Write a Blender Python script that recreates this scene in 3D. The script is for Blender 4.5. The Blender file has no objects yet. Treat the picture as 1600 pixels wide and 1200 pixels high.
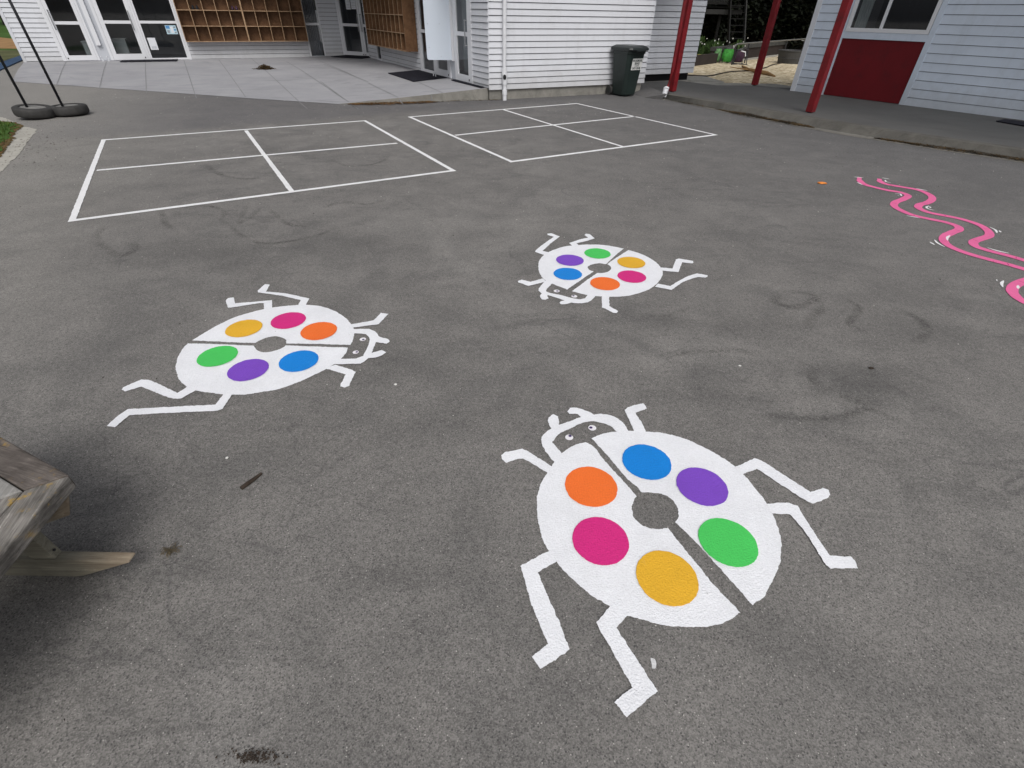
# asphalt playground with painted ladybugs - all shapes are metric world coordinates
SKY, SUN = 0.122, 1.05
D = {'bug_big': {'halves': [[(0.3541, 1.6784), (0.3906, 1.6428), (0.4161, 1.5822), (0.4568, 1.5037), (0.5001, 1.4215), (0.5324, 1.3562), (0.5177, 1.336), (0.5024, 1.2984), (0.4984, 1.2579), (0.5124, 1.2273), (0.5365, 1.2045), (0.5685, 1.1943), (0.6028, 1.1951), (0.6243, 1.1996), (0.6619, 1.1179), (0.7014, 1.0275), (0.7398, 0.9493), (0.79, 0.8614), (0.7469, 0.8358), (0.6871, 0.8154), (0.6176, 0.8074), (0.5514, 0.8101), (0.4776, 0.8232), (0.4043, 0.8444), (0.3502, 0.8735), (0.2953, 0.9087), (0.24, 0.9616), (0.1924, 1.0174), (0.1583, 1.0704), (0.1306, 1.1324), (0.1145, 1.2187), (0.1109, 1.2897), (0.115, 1.3497), (0.1334, 1.4211), (0.1609, 1.4796), (0.1923, 1.5409), (0.2354, 1.5997), (0.29, 1.6479)], [(0.3845, 1.7047), (0.4293, 1.7318), (0.4949, 1.7517), (0.5943, 1.7605), (0.6776, 1.7565), (0.7712, 1.7387), (0.8448, 1.7027), (0.9114, 1.6503), (0.9816, 1.5781), (1.0226, 1.5087), (1.0522, 1.4183), (1.0677, 1.3333), (1.0706, 1.2534), (1.0567, 1.1713), (1.0273, 1.0941), (0.9919, 1.0333), (0.9447, 0.9752), (0.8917, 0.92), (0.8411, 0.8877), (0.8182, 0.9399), (0.7809, 1.0117), (0.741, 1.0883), (0.6984, 1.1704), (0.66, 1.2277), (0.6812, 1.2562), (0.6889, 1.2953), (0.6828, 1.3322), (0.6649, 1.3576), (0.6322, 1.3739), (0.5961, 1.3762), (0.5599, 1.3785), (0.5024, 1.4709), (0.4539, 1.5705)]], 'legs': [[(-0.0453, 1.5799), (-0.0299, 1.5986), (0.0538, 1.6249), (0.0868, 1.6015), (0.1857, 1.5145), (0.2001, 1.4976), (0.1793, 1.4666), (0.06, 1.5608), (0.0403, 1.5603), (-0.0206, 1.5339), (-0.038, 1.553)], [(0.5789, 1.9154), (0.614, 1.9461), (0.6861, 1.9714), (0.696, 1.9323), (0.631, 1.8943), (0.6528, 1.7723), (0.6506, 1.7477), (0.5945, 1.7462), (0.593, 1.7915)], [(1.0084, 1.5344), (1.1207, 1.5905), (1.1442, 1.5731), (1.282, 1.395), (1.3449, 1.4203), (1.3644, 1.4095), (1.3587, 1.3811), (1.3345, 1.3621), (1.2653, 1.3318), (1.246, 1.3418), (1.1024, 1.5227), (1.037, 1.4954), (1.0133, 1.4831)], [(1.0647, 1.3258), (1.152, 1.3337), (1.1924, 1.3167), (1.197, 1.2009), (1.2084, 1.088), (1.2849, 1.0846), (1.2905, 1.0689), (1.285, 1.0356), (1.1815, 1.0347), (1.1731, 1.0606), (1.1645, 1.1802), (1.1447, 1.2763), (1.0629, 1.2774)], [(0.1836, 1.0432), (0.1074, 0.9962), (0.1305, 0.9269), (0.1692, 0.8205), (0.1991, 0.7284), (0.1041, 0.6669), (0.0782, 0.7045), (0.1319, 0.7451), (0.0882, 0.8535), (0.0428, 1.0203), (0.1483, 1.0849), (0.1699, 1.0828)], [(0.4101, 0.8494), (0.3587, 0.8018), (0.4004, 0.7187), (0.4532, 0.6122), (0.3491, 0.5414), (0.3181, 0.5831), (0.3782, 0.6228), (0.3496, 0.6878), (0.2939, 0.8179), (0.3563, 0.8808)]], 'horns': [[(0.1984, 1.7501), (0.1828, 1.8016), (0.1848, 1.8446), (0.2108, 1.8716), (0.233, 1.8546), (0.2362, 1.7717)], [(0.2851, 1.8915), (0.2995, 1.9236), (0.3435, 1.9202), (0.4056, 1.8836), (0.4248, 1.862), (0.3571, 1.8384), (0.3318, 1.8749), (0.2912, 1.8761)]], 'head': [(0.1962, 1.541), (0.1603, 1.6126), (0.1424, 1.6691), (0.1511, 1.7185), (0.195, 1.7644), (0.2762, 1.8148), (0.3667, 1.8605), (0.4563, 1.8806), (0.5121, 1.8644), (0.5486, 1.8221), (0.5693, 1.7537), (0.5117, 1.7522), (0.4864, 1.7887), (0.4538, 1.8089), (0.4056, 1.8225), (0.3466, 1.806), (0.2864, 1.7668), (0.2275, 1.7245), (0.1941, 1.6704), (0.2149, 1.6327), (0.235, 1.5942)], 'spots': {'blue': (0.6153, 1.5554, 0.1094), 'purple': (0.8244, 1.4165, 0.1074), 'green': (0.8417, 1.14, 0.1094), 'orange': (0.346, 1.4051, 0.1115), 'pink': (0.3505, 1.1361, 0.108), 'yellow': (0.5699, 0.9856, 0.1093)}, 'eyes': [((0.2772, 1.7058, 0.0193), (0.282, 1.7139)), ((0.3958, 1.7761, 0.0199), (0.3886, 1.7757))]}, 'bug_left': {'halves': [[(-1.9433, 2.4983), (-1.9098, 2.5974), (-1.866, 2.7048), (-1.8082, 2.7933), (-1.7147, 2.8687), (-1.6656, 2.9048), (-1.5524, 2.9467), (-1.4292, 2.9676), (-1.3058, 2.9504), (-1.2123, 2.9003), (-1.1103, 2.8134), (-1.0525, 2.7408), (-1.0033, 2.6588), (-0.9881, 2.6016), (-0.979, 2.524), (-0.9773, 2.4787), (-1.1675, 2.4831), (-1.3646, 2.483), (-1.3826, 2.5214), (-1.4106, 2.5424), (-1.459, 2.5608), (-1.4964, 2.5506), (-1.5311, 2.5208), (-1.5551, 2.481), (-1.6665, 2.4837), (-1.8336, 2.4933)], [(-1.9514, 2.4636), (-1.8188, 2.4637), (-1.654, 2.4564), (-1.5482, 2.4514), (-1.5296, 2.4269), (-1.5038, 2.4009), (-1.4627, 2.3838), (-1.4214, 2.3933), (-1.3772, 2.4256), (-1.3624, 2.4618), (-1.1928, 2.4547), (-0.9841, 2.4489), (-0.9811, 2.3974), (-0.9909, 2.333), (-1.0108, 2.2877), (-1.0423, 2.2301), (-1.0962, 2.1648), (-1.1584, 2.1015), (-1.2385, 2.0399), (-1.3178, 2.0097), (-1.3985, 1.9863), (-1.4984, 1.985), (-1.5848, 1.9971), (-1.6769, 2.0189), (-1.7491, 2.0584), (-1.8073, 2.1081), (-1.8545, 2.1687), (-1.8898, 2.2225), (-1.9206, 2.2977), (-1.9386, 2.3564), (-1.9493, 2.4173)]], 'legs': [[(-1.6232, 2.9117), (-1.6712, 2.8966), (-1.7043, 2.9765), (-1.7363, 2.9808), (-1.8617, 2.9243), (-1.918, 2.9061), (-1.9792, 3.0078), (-1.982, 3.0417), (-1.9478, 3.0544), (-1.8992, 2.9692), (-1.6686, 3.0253)], [(-1.4629, 2.9446), (-1.4759, 3.0326), (-1.6348, 3.0925), (-1.8149, 3.1354), (-1.8276, 3.1589), (-1.8173, 3.267), (-1.7803, 3.2622), (-1.7646, 3.1523), (-1.6213, 3.1282), (-1.4231, 3.0574), (-1.4112, 2.9384)], [(-1.0459, 2.7167), (-0.9337, 2.7622), (-0.9062, 2.778), (-0.8837, 2.873), (-0.8301, 2.8619), (-0.8636, 2.728), (-0.892, 2.7173), (-1.0282, 2.6744)], [(-1.0477, 2.23), (-1.0106, 2.2686), (-0.8995, 2.2216), (-0.874, 2.1985), (-0.8755, 2.0757), (-0.8943, 2.0583), (-0.9222, 2.0693), (-0.9244, 2.0913), (-0.9211, 2.1754), (-1.0106, 2.2145)], [(-1.7227, 2.0475), (-1.7458, 1.9876), (-1.9661, 2.0947), (-2.0049, 2.0987), (-2.058, 2.0276), (-2.0505, 2.008), (-2.0234, 1.9925), (-1.9661, 2.0353), (-1.7517, 1.9444), (-1.7052, 1.941), (-1.6619, 2.0193)], [(-1.5064, 1.9912), (-1.5068, 1.9002), (-1.9216, 1.8525), (-1.9382, 1.7895), (-1.9451, 1.7265), (-1.899, 1.7196), (-1.884, 1.8082), (-1.474, 1.853), (-1.4544, 1.8684), (-1.4617, 1.9925)]], 'horns': [[(-0.8389, 2.5773), (-0.7625, 2.5422), (-0.7488, 2.5164), (-0.764, 2.4943), (-0.8382, 2.5134)], [(-0.8338, 2.3879), (-0.7775, 2.4245), (-0.7471, 2.4049), (-0.7607, 2.3741), (-0.7985, 2.343), (-0.8418, 2.3377)]], 'head': [(-1.0178, 2.6583), (-0.9099, 2.6644), (-0.8592, 2.6289), (-0.8236, 2.5622), (-0.8301, 2.5289), (-0.8301, 2.454), (-0.8284, 2.3982), (-0.8421, 2.3162), (-0.8667, 2.2826), (-1.0172, 2.2722), (-0.9947, 2.327), (-0.9066, 2.3298), (-0.8699, 2.3606), (-0.8695, 2.4738), (-0.8796, 2.5493), (-0.9122, 2.5997), (-1.0054, 2.6124)], 'spots': {'yellow': (-1.6928, 2.6448, 0.1073), 'pink': (-1.4536, 2.7516, 0.1072), 'orange': (-1.2165, 2.6302, 0.1092), 'green': (-1.7064, 2.3323, 0.108), 'purple': (-1.4721, 2.2029, 0.1063), 'blue': (-1.2239, 2.2985, 0.1077)}, 'eyes': [((-0.9195, 2.5434, 0.0192), (-0.9143, 2.5371)), ((-0.9249, 2.3992, 0.0182), (-0.9182, 2.3994))]}, 'bug_top': {'halves': [[(0.5329, 4.1271), (0.6356, 4.1484), (0.7615, 4.1477), (0.8574, 4.1161), (0.9399, 4.0714), (0.853, 3.93), (0.7407, 3.7348), (0.6966, 3.7527), (0.6479, 3.7364), (0.5964, 3.6922), (0.5859, 3.6505), (0.5984, 3.6105), (0.6246, 3.5929), (0.5389, 3.4775), (0.4385, 3.3379), (0.3903, 3.27), (0.3507, 3.3059), (0.2847, 3.363), (0.2386, 3.415), (0.204, 3.5148), (0.1915, 3.6472), (0.201, 3.7594), (0.2282, 3.8628), (0.2867, 3.9626), (0.3777, 4.0549), (0.4561, 4.1071)], [(0.9755, 4.0412), (1.0553, 3.976), (1.1207, 3.8819), (1.1647, 3.7589), (1.1717, 3.6483), (1.1544, 3.5545), (1.1144, 3.4633), (1.0618, 3.375), (0.9845, 3.2888), (0.8986, 3.228), (0.7962, 3.1791), (0.6914, 3.1684), (0.6094, 3.1719), (0.5291, 3.191), (0.4696, 3.218), (0.4228, 3.2436), (0.5309, 3.4022), (0.647, 3.5647), (0.6832, 3.5662), (0.7314, 3.5894), (0.7691, 3.6447), (0.7704, 3.6997), (0.7501, 3.7352), (0.8429, 3.8665)]], 'legs': [[(0.1778, 3.9825), (0.2853, 4.1987), (0.353, 4.3159), (0.2991, 4.3559), (0.2981, 4.3919), (0.3343, 4.4046), (0.4082, 4.3257), (0.3218, 4.1668), (0.2389, 3.9853), (0.3043, 3.951), (0.2534, 3.8939), (0.1771, 3.9576)], [(0.4803, 4.1743), (0.5703, 4.2533), (0.6605, 4.3133), (0.6343, 4.3724), (0.6515, 4.4094), (0.6834, 4.4001), (0.7192, 4.2951), (0.645, 4.2329), (0.5433, 4.1706), (0.5628, 4.1121), (0.5051, 4.0963)], [(1.1662, 3.6891), (1.262, 3.6712), (1.3347, 3.8529), (1.3643, 3.8749), (1.471, 3.8297), (1.4651, 3.8006), (1.4502, 3.777), (1.3733, 3.7965), (1.2907, 3.605), (1.1638, 3.6291)], [(1.082, 3.3928), (1.1648, 3.355), (1.3341, 3.5232), (1.4305, 3.5871), (1.5056, 3.5562), (1.4976, 3.53), (1.4751, 3.5111), (1.4163, 3.5189), (1.3021, 3.446), (1.1596, 3.2911), (1.0484, 3.3384)], [(0.6314, 3.1816), (0.6096, 3.0054), (0.6341, 2.9818), (0.6753, 2.9292), (0.6946, 2.9279), (0.7135, 2.9545), (0.6649, 3.0239), (0.6833, 3.1836)], [(0.218, 3.4466), (0.1237, 3.3808), (0.0591, 3.4201), (0.0341, 3.3943), (0.0341, 3.3698), (0.1065, 3.3127), (0.1442, 3.3333), (0.243, 3.393)]], 'horns': [[(0.209, 3.2124), (0.1883, 3.1556), (0.1996, 3.1015), (0.2248, 3.0981), (0.2481, 3.1185), (0.243, 3.1621), (0.2544, 3.1848)], [(0.3299, 3.0786), (0.3214, 3.057), (0.3243, 3.0403), (0.3521, 3.0372), (0.3885, 3.0553), (0.4207, 3.0777), (0.3776, 3.1083)]], 'head': [(0.2407, 3.4151), (0.1909, 3.2924), (0.1809, 3.2455), (0.2032, 3.1963), (0.2485, 3.169), (0.3372, 3.111), (0.4141, 3.0605), (0.4742, 3.0586), (0.527, 3.0818), (0.5856, 3.1709), (0.5289, 3.1888), (0.5075, 3.1349), (0.4699, 3.1161), (0.4203, 3.1316), (0.3415, 3.1726), (0.2506, 3.214), (0.2329, 3.2361), (0.2429, 3.2711), (0.2878, 3.3607)], 'spots': {'green': (0.6993, 3.9482, 0.1093), 'yellow': (0.951, 3.7749, 0.1124), 'purple': (0.4546, 3.7982, 0.1125), 'blue': (0.4164, 3.5352, 0.1098), 'orange': (0.6818, 3.3754, 0.1104), 'pink': (0.906, 3.5065, 0.1095)}, 'eyes': [((0.3118, 3.2416, 0.0214), (0.3166, 3.2371)), ((0.4334, 3.1628, 0.0208), (0.4276, 3.1671))]}, 'snake1': [(4.3496, 6.5633), (4.2691, 6.4025), (4.2399, 6.2395), (4.2976, 6.1111), (4.38, 6.0051), (4.4773, 5.9298), (4.4917, 5.8148), (4.343, 5.6638), (4.1878, 5.5472), (4.0888, 5.4096), (4.0707, 5.2506), (4.1042, 5.1019), (4.1925, 5.0032), (4.3005, 4.9008), (4.333, 4.7943), (4.2885, 4.7097), (4.1566, 4.6194), (4.0074, 4.5064), (3.9163, 4.3837), (3.8867, 4.253), (3.9206, 4.116), (4.0052, 3.9937), (4.0999, 3.8803), (4.1604, 3.7888), (4.1962, 3.6995), (4.1701, 3.643), (4.0538, 3.5939), (3.9357, 3.5407), (3.802, 3.4531), (3.7278, 3.3709), (3.6857, 3.2711), (3.6864, 3.1874), (3.7522, 3.0602)], 'snake2': [(4.5747, 6.5151), (4.5098, 6.3756), (4.5218, 6.2691), (4.6367, 6.1607), (4.7577, 6.0448), (4.7685, 5.8679), (4.7016, 5.7098), (4.5439, 5.5533), (4.3959, 5.4642), (4.3168, 5.3537), (4.3289, 5.208), (4.4326, 5.1112), (4.5355, 5.001), (4.5844, 4.8455), (4.5416, 4.6747), (4.4494, 4.5454), (4.29, 4.4518), (4.1753, 4.373), (4.1254, 4.2641), (4.1724, 4.1669), (4.2518, 4.0716), (4.3117, 3.9731), (4.3686, 3.8376), (4.3992, 3.6826)], 'accents': [[(4.2889, 6.5784), (4.3959, 6.5537)], [(4.1945, 6.3372), (4.1956, 6.2192)], [(4.6374, 6.5633), (4.6966, 6.5043)], [(4.6163, 6.4557), (4.5797, 6.3801), (4.6108, 6.334)], [(4.7699, 6.1012), (4.8489, 6.0175)], [(4.3779, 5.8707), (4.4363, 5.8637), (4.3957, 5.7781)], [(4.3672, 5.8073), (4.3699, 5.7766)], [(4.4778, 5.4315), (4.4156, 5.382), (4.4008, 5.3268), (4.4372, 5.2841)], [(4.4694, 5.408), (4.4483, 5.361)], [(4.019, 5.0889), (4.1063, 5.019)], [(4.6437, 4.7912), (4.639, 4.7162), (4.5861, 4.6228)], [(4.6619, 4.6917), (4.6384, 4.6433)], [(3.7703, 4.3602), (3.7653, 4.2886)], [(3.8497, 4.4138), (3.824, 4.3301), (3.8258, 4.2438)], [(4.0801, 4.5378), (4.0163, 4.4828), (3.9604, 4.4024)], [(4.2062, 4.2427), (4.2392, 4.176), (4.3008, 4.1183)], [(3.7711, 3.5774), (3.7519, 3.55)], [(3.8113, 3.5597), (3.7513, 3.5047), (3.713, 3.4427)], [(3.8589, 3.4786), (3.8075, 3.419)]], 'sq1': [(-6.1411, 7.9282), (-2.7384, 9.8648), (-0.7917, 6.5398), (-4.1342, 4.5167)], 'sq2': [(-2.0149, 10.3404), (1.3208, 12.41), (3.3567, 9.1494), (-0.0623, 7.0538)], 'mid1': [(-4.4218, 8.8206), (-2.442, 5.5097), (-5.113, 6.2417), (-1.7771, 8.0706)], 'mid2': [(-0.312, 11.4313), (1.6209, 8.0838), (-1.0125, 8.71), (2.3455, 10.8659)], 'joints': [[(-11.16, 19.4555), (-6.9984, 12.1994)], [(-10.2145, 19.9072), (-6.0204, 12.4298)], [(-9.4067, 20.6009), (-4.1843, 11.0625)], [(-7.8116, 19.6475), (-3.2012, 11.1878)], [(-6.784, 19.8874), (-4.2433, 15.3163)], [(-14.2107, 18.264), (-11.1877, 13.6946)], [(-13.1043, 18.4968), (-9.8431, 13.2536)], [(-12.0078, 18.7275), (-8.4824, 12.8515)], [(-2.5132, 14.238), (-1.6381, 12.402)], [(-5.1081, 14.8079), (-3.1781, 11.1199)], [(-6.2333, 18.6732), (-3.8012, 14.563)], [(-3.7484, 14.3607), (-2.4287, 11.8541)]], 'hose': [(4.7717, 18.8266), (5.4885, 18.8741), (6.1381, 18.6913), (6.6432, 19.2953), (7.4916, 20.3621), (8.1503, 20.7783), (9.4064, 22.2032), (10.255, 23.5994), (11.2114, 24.8131)], 'branch': [(8.6559, 22.5527), (8.2308, 20.7067), (8.2252, 20.0798), (8.4049, 19.5963), (8.426, 18.9627)], 'drum': [(11.488, 24.5781)], 'bagL': [(8.588, 24.5577)], 'bag': [(8.6976, 24.2881)], 'frame': [(8.9111, 24.046)], 'pots': [(7.8563, 25.317), (8.0044, 25.0372), (8.3065, 25.1026), (8.5273, 25.1503)], 'railfoot': [(8.6479, 23.7119), (10.024, 25.1639), (11.7879, 27.1901), (13.8451, 29.5533)], 'stick': [(-1.1318, 1.3574), (-1.0792, 1.4446)], 'tuft': [(-1.2564, 1.0573)], 'debris': [(3.7229, 6.2528), (2.0787, 2.3327), (-1.2755, 1.5355), (1.319, 2.3348), (-3.7761, 6.8165), (0.4566, 0.6931), (-0.6762, 0.4349), (-0.6155, 0.7529), (-0.6308, 2.1), (1.3802, 1.4048)], 'marks': [[(-2.8024, 4.6314), (-2.6139, 4.4242), (-2.3935, 4.1947), (-2.1394, 4.0573), (-1.9172, 4.1269), (-1.744, 4.2811), (-1.6575, 4.473)], [(-2.7587, 5.1215), (-2.6878, 4.8523), (-2.571, 4.5113), (-2.5491, 4.6448), (-2.5662, 4.9776)], [(-3.7777, 4.4488), (-3.6497, 4.1333), (-3.4037, 3.8914), (-3.1568, 3.7353), (-3.1451, 3.8827), (-3.3328, 4.0736)], [(-2.5393, 5.0299), (-2.3484, 4.7942), (-2.1256, 4.5344), (-1.92, 4.4596), (-1.7146, 4.3707)], [(-1.9794, 5.0105), (-1.7758, 5.21), (-1.529, 5.1602), (-1.3617, 5.3105)], [(-3.3651, 4.9329), (-3.1093, 4.9978), (-2.8728, 4.8422), (-2.7813, 4.5878)], [(-3.5234, 4.8745), (-3.2325, 4.4771), (-2.9848, 4.2433)], [(-4.0088, 6.6983), (-3.484, 6.119), (-3.0908, 6.0051), (-2.9443, 6.301)], [(-2.4872, 6.9809), (-2.1042, 6.6704), (-1.8182, 6.857), (-1.7445, 7.3106)], [(1.9448, 3.3021), (2.1081, 3.2982), (2.1815, 3.2301), (1.9538, 3.0581), (1.8562, 3.1345), (1.9502, 3.2869)], [(1.2083, 1.8994), (1.381, 1.8844), (1.5582, 1.8819), (1.7169, 1.9059), (1.8483, 1.9651), (1.9251, 1.8992), (1.9988, 1.836)], [(0.809, 2.3974), (1.074, 2.4672), (1.3161, 2.4995), (1.5279, 2.4474)], [(2.2131, 3.2716), (2.1631, 3.0752), (1.9659, 2.8475), (1.9702, 2.726)], [(2.3775, 3.2277), (2.4147, 3.0846), (2.2243, 2.8152), (2.3063, 2.7375)], [(2.6674, 3.094), (2.7392, 2.9608), (2.6867, 2.7505), (2.4611, 2.5908)], [(1.2347, 3.0406), (1.0231, 2.8988), (0.8542, 2.9144)], [(1.7928, 2.3624), (1.6794, 2.2035), (1.7465, 2.0905), (1.8582, 2.0123), (1.9805, 1.9636)]], 'pale': [[(-1.3854, 5.4216), (-0.958, 4.918), (-0.6062, 4.3612)], [(-3.096, 2.9469), (-2.8395, 3.0507), (-2.5546, 3.0957)], [(-0.0194, 3.9101), (0.151, 4.3987)]], 'patches': [(1.9354, 2.1816, 0.4, 0.22, 0.85), (1.0919, 2.0442, 0.25, 0.1, 0.4), (1.584, 2.7928, 0.5, 0.22, 0.4), (-2.4942, 3.8312, 0.7, 0.3, 0.45), (-1.3513, 4.0947, 0.7, 0.3, 0.4), (-0.5993, 2.3527, 0.5, 0.25, 0.35), (0.9699, 2.8542, 0.25, 0.09, 0.5), (-0.3123, 1.8026, 0.4, 0.16, 0.35), (1.6214, 1.8787, 0.3, 0.08, 0.45), (-0.4012, 0.9754, 0.25, 0.06, 0.45), (3.9013, 5.92, 1.5, 0.6, 0.3), (2.5596, 2.7462, 0.5, 0.3, 0.3)]}
import bpy, bmesh, math, random
from mathutils import Vector, Matrix, noise as mnoise
random.seed(7)
scene = bpy.context.scene
COL = scene.collection
H = 1.62

# ------------------------------------------------------------------ helpers
def hx(r, g, b):
    f = lambda c: ((c/255+0.055)/1.055)**2.4 if c > 10 else c/255/12.92
    return (f(r), f(g), f(b), 1)

class NT:
    def __init__(s, name):
        s.m = bpy.data.materials.new(name); s.m.use_nodes = True
        s.t = s.m.node_tree; s.n = s.t.nodes; s.l = s.t.links
        s.b = s.n['Principled BSDF']
        s.g = s.n.new('ShaderNodeNewGeometry')
    def pos(s, scale=(1, 1, 1), rot=0.0):
        mp = s.n.new('ShaderNodeMapping'); s.l.new(s.g.outputs['Position'], mp.inputs['Vector'])
        mp.inputs['Scale'].default_value = scale; mp.inputs['Rotation'].default_value = (0, 0, rot)
        return mp.outputs[0]
    def noise(s, scale, detail=4, rough=.55, dist=0, vec=None):
        n = s.n.new('ShaderNodeTexNoise'); n.inputs['Scale'].default_value = scale
        n.inputs['Detail'].default_value = detail; n.inputs['Roughness'].default_value = rough
        n.inputs['Distortion'].default_value = dist
        s.l.new(vec if vec is not None else s.g.outputs['Position'], n.inputs['Vector']); return n.outputs['Fac']
    def vor(s, scale, feature='F1', vec=None):
        n = s.n.new('ShaderNodeTexVoronoi'); n.inputs['Scale'].default_value = scale; n.feature = feature
        s.l.new(vec if vec is not None else s.g.outputs['Position'], n.inputs['Vector']); return n
    def ramp(s, fac, stops):
        r = s.n.new('ShaderNodeValToRGB'); e = r.color_ramp.elements
        while len(e) < len(stops): e.new(0.5)
        for k, (p, c) in enumerate(stops):
            e[k].position = p; e[k].color = c if len(c) == 4 else (*c, 1)
        s.l.new(fac, r.inputs['Fac']); return r.outputs['Color']
    def gray(s, fac, a, b, va=0., vb=1.):
        m = s.n.new('ShaderNodeMapRange'); m.inputs['From Min'].default_value = a; m.inputs['From Max'].default_value = b
        m.inputs['To Min'].default_value = va; m.inputs['To Max'].default_value = vb
        s.l.new(fac, m.inputs['Value']); return m.outputs[0]
    def math(s, op, a, b=None):
        m = s.n.new('ShaderNodeMath'); m.operation = op
        for i, v in enumerate((a, b)):
            if v is None: continue
            if isinstance(v, (int, float)): m.inputs[i].default_value = v
            else: s.l.new(v, m.inputs[i])
        return m.outputs[0]
    def mix(s, fac, a, b, mode='MIX'):
        m = s.n.new('ShaderNodeMix'); m.data_type = 'RGBA'; m.blend_type = mode
        ins = [i for i in m.inputs if i.enabled]
        f = [i for i in m.inputs if i.name == 'Factor' and i.type == 'VALUE'][0]
        A = [i for i in m.inputs if i.name == 'A' and i.type == 'RGBA'][0]; B = [i for i in m.inputs if i.name == 'B' and i.type == 'RGBA'][0]
        for sock, v in ((f, fac), (A, a), (B, b)):
            if isinstance(v, (int, float)): sock.default_value = v
            elif isinstance(v, tuple): sock.default_value = v if len(v) == 4 else (*v, 1)
            else: s.l.new(v, sock)
        return [o for o in m.outputs if o.type == 'RGBA'][0]
    def bump(s, h, strength, dist):
        b = s.n.new('ShaderNodeBump'); b.inputs['Strength'].default_value = strength; b.inputs['Distance'].default_value = dist
        s.l.new(h, b.inputs['Height']); s.l.new(b.outputs[0], s.b.inputs['Normal'])
    def color(s, c):
        if isinstance(c, tuple): s.b.inputs['Base Color'].default_value = c if len(c) == 4 else (*c, 1)
        else: s.l.new(c, s.b.inputs['Base Color'])
    def rough(s, r, spec=.5, metal=0):
        if isinstance(r, (int, float)): s.b.inputs['Roughness'].default_value = r
        else: s.l.new(r, s.b.inputs['Roughness'])
        s.b.inputs['Specular IOR Level'].default_value = spec; s.b.inputs['Metallic'].default_value = metal

def simple(name, c, rough=.6, var=.12, scale=3, spec=.4, metal=0, bump=0, bscale=60, dirt=None):
    t = NT(name)
    n = t.noise(scale, 5, .6)
    k = t.ramp(n, [(.3, tuple(x*(1-var) for x in c[:3])), (.7, tuple(min(1, x*(1+var)) for x in c[:3]))])
    if dirt:
        m = t.gray(t.noise(scale*2.3, 6, .7), .52, .75); k = t.mix(m, k, dirt)
    t.color(k); t.rough(rough, spec, metal)
    if 'weatherboard' in name:
        sz = t.n.new('ShaderNodeSeparateXYZ'); t.l.new(t.g.outputs['Position'], sz.inputs[0])
        h_ = t.math('ADD', sz.outputs[2], t.gray(t.noise(5, 6, .7), 0, 1, -.30, .30))
        k = t.mix(t.gray(h_, .18, .62, .38, 0), k, (.30, .29, .27))
        st_ = t.gray(t.noise(1.0, 4, .6, 0, t.pos((9, 9, .7))), .50, .75, 0, .16); k = t.mix(st_, k, (.36, .37, .38)); t.color(k)
        t.bump(t.noise(25, 3), .12, .004)
    if bump: t.bump(t.noise(bscale, 4), bump, .004)
    return t.m

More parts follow.
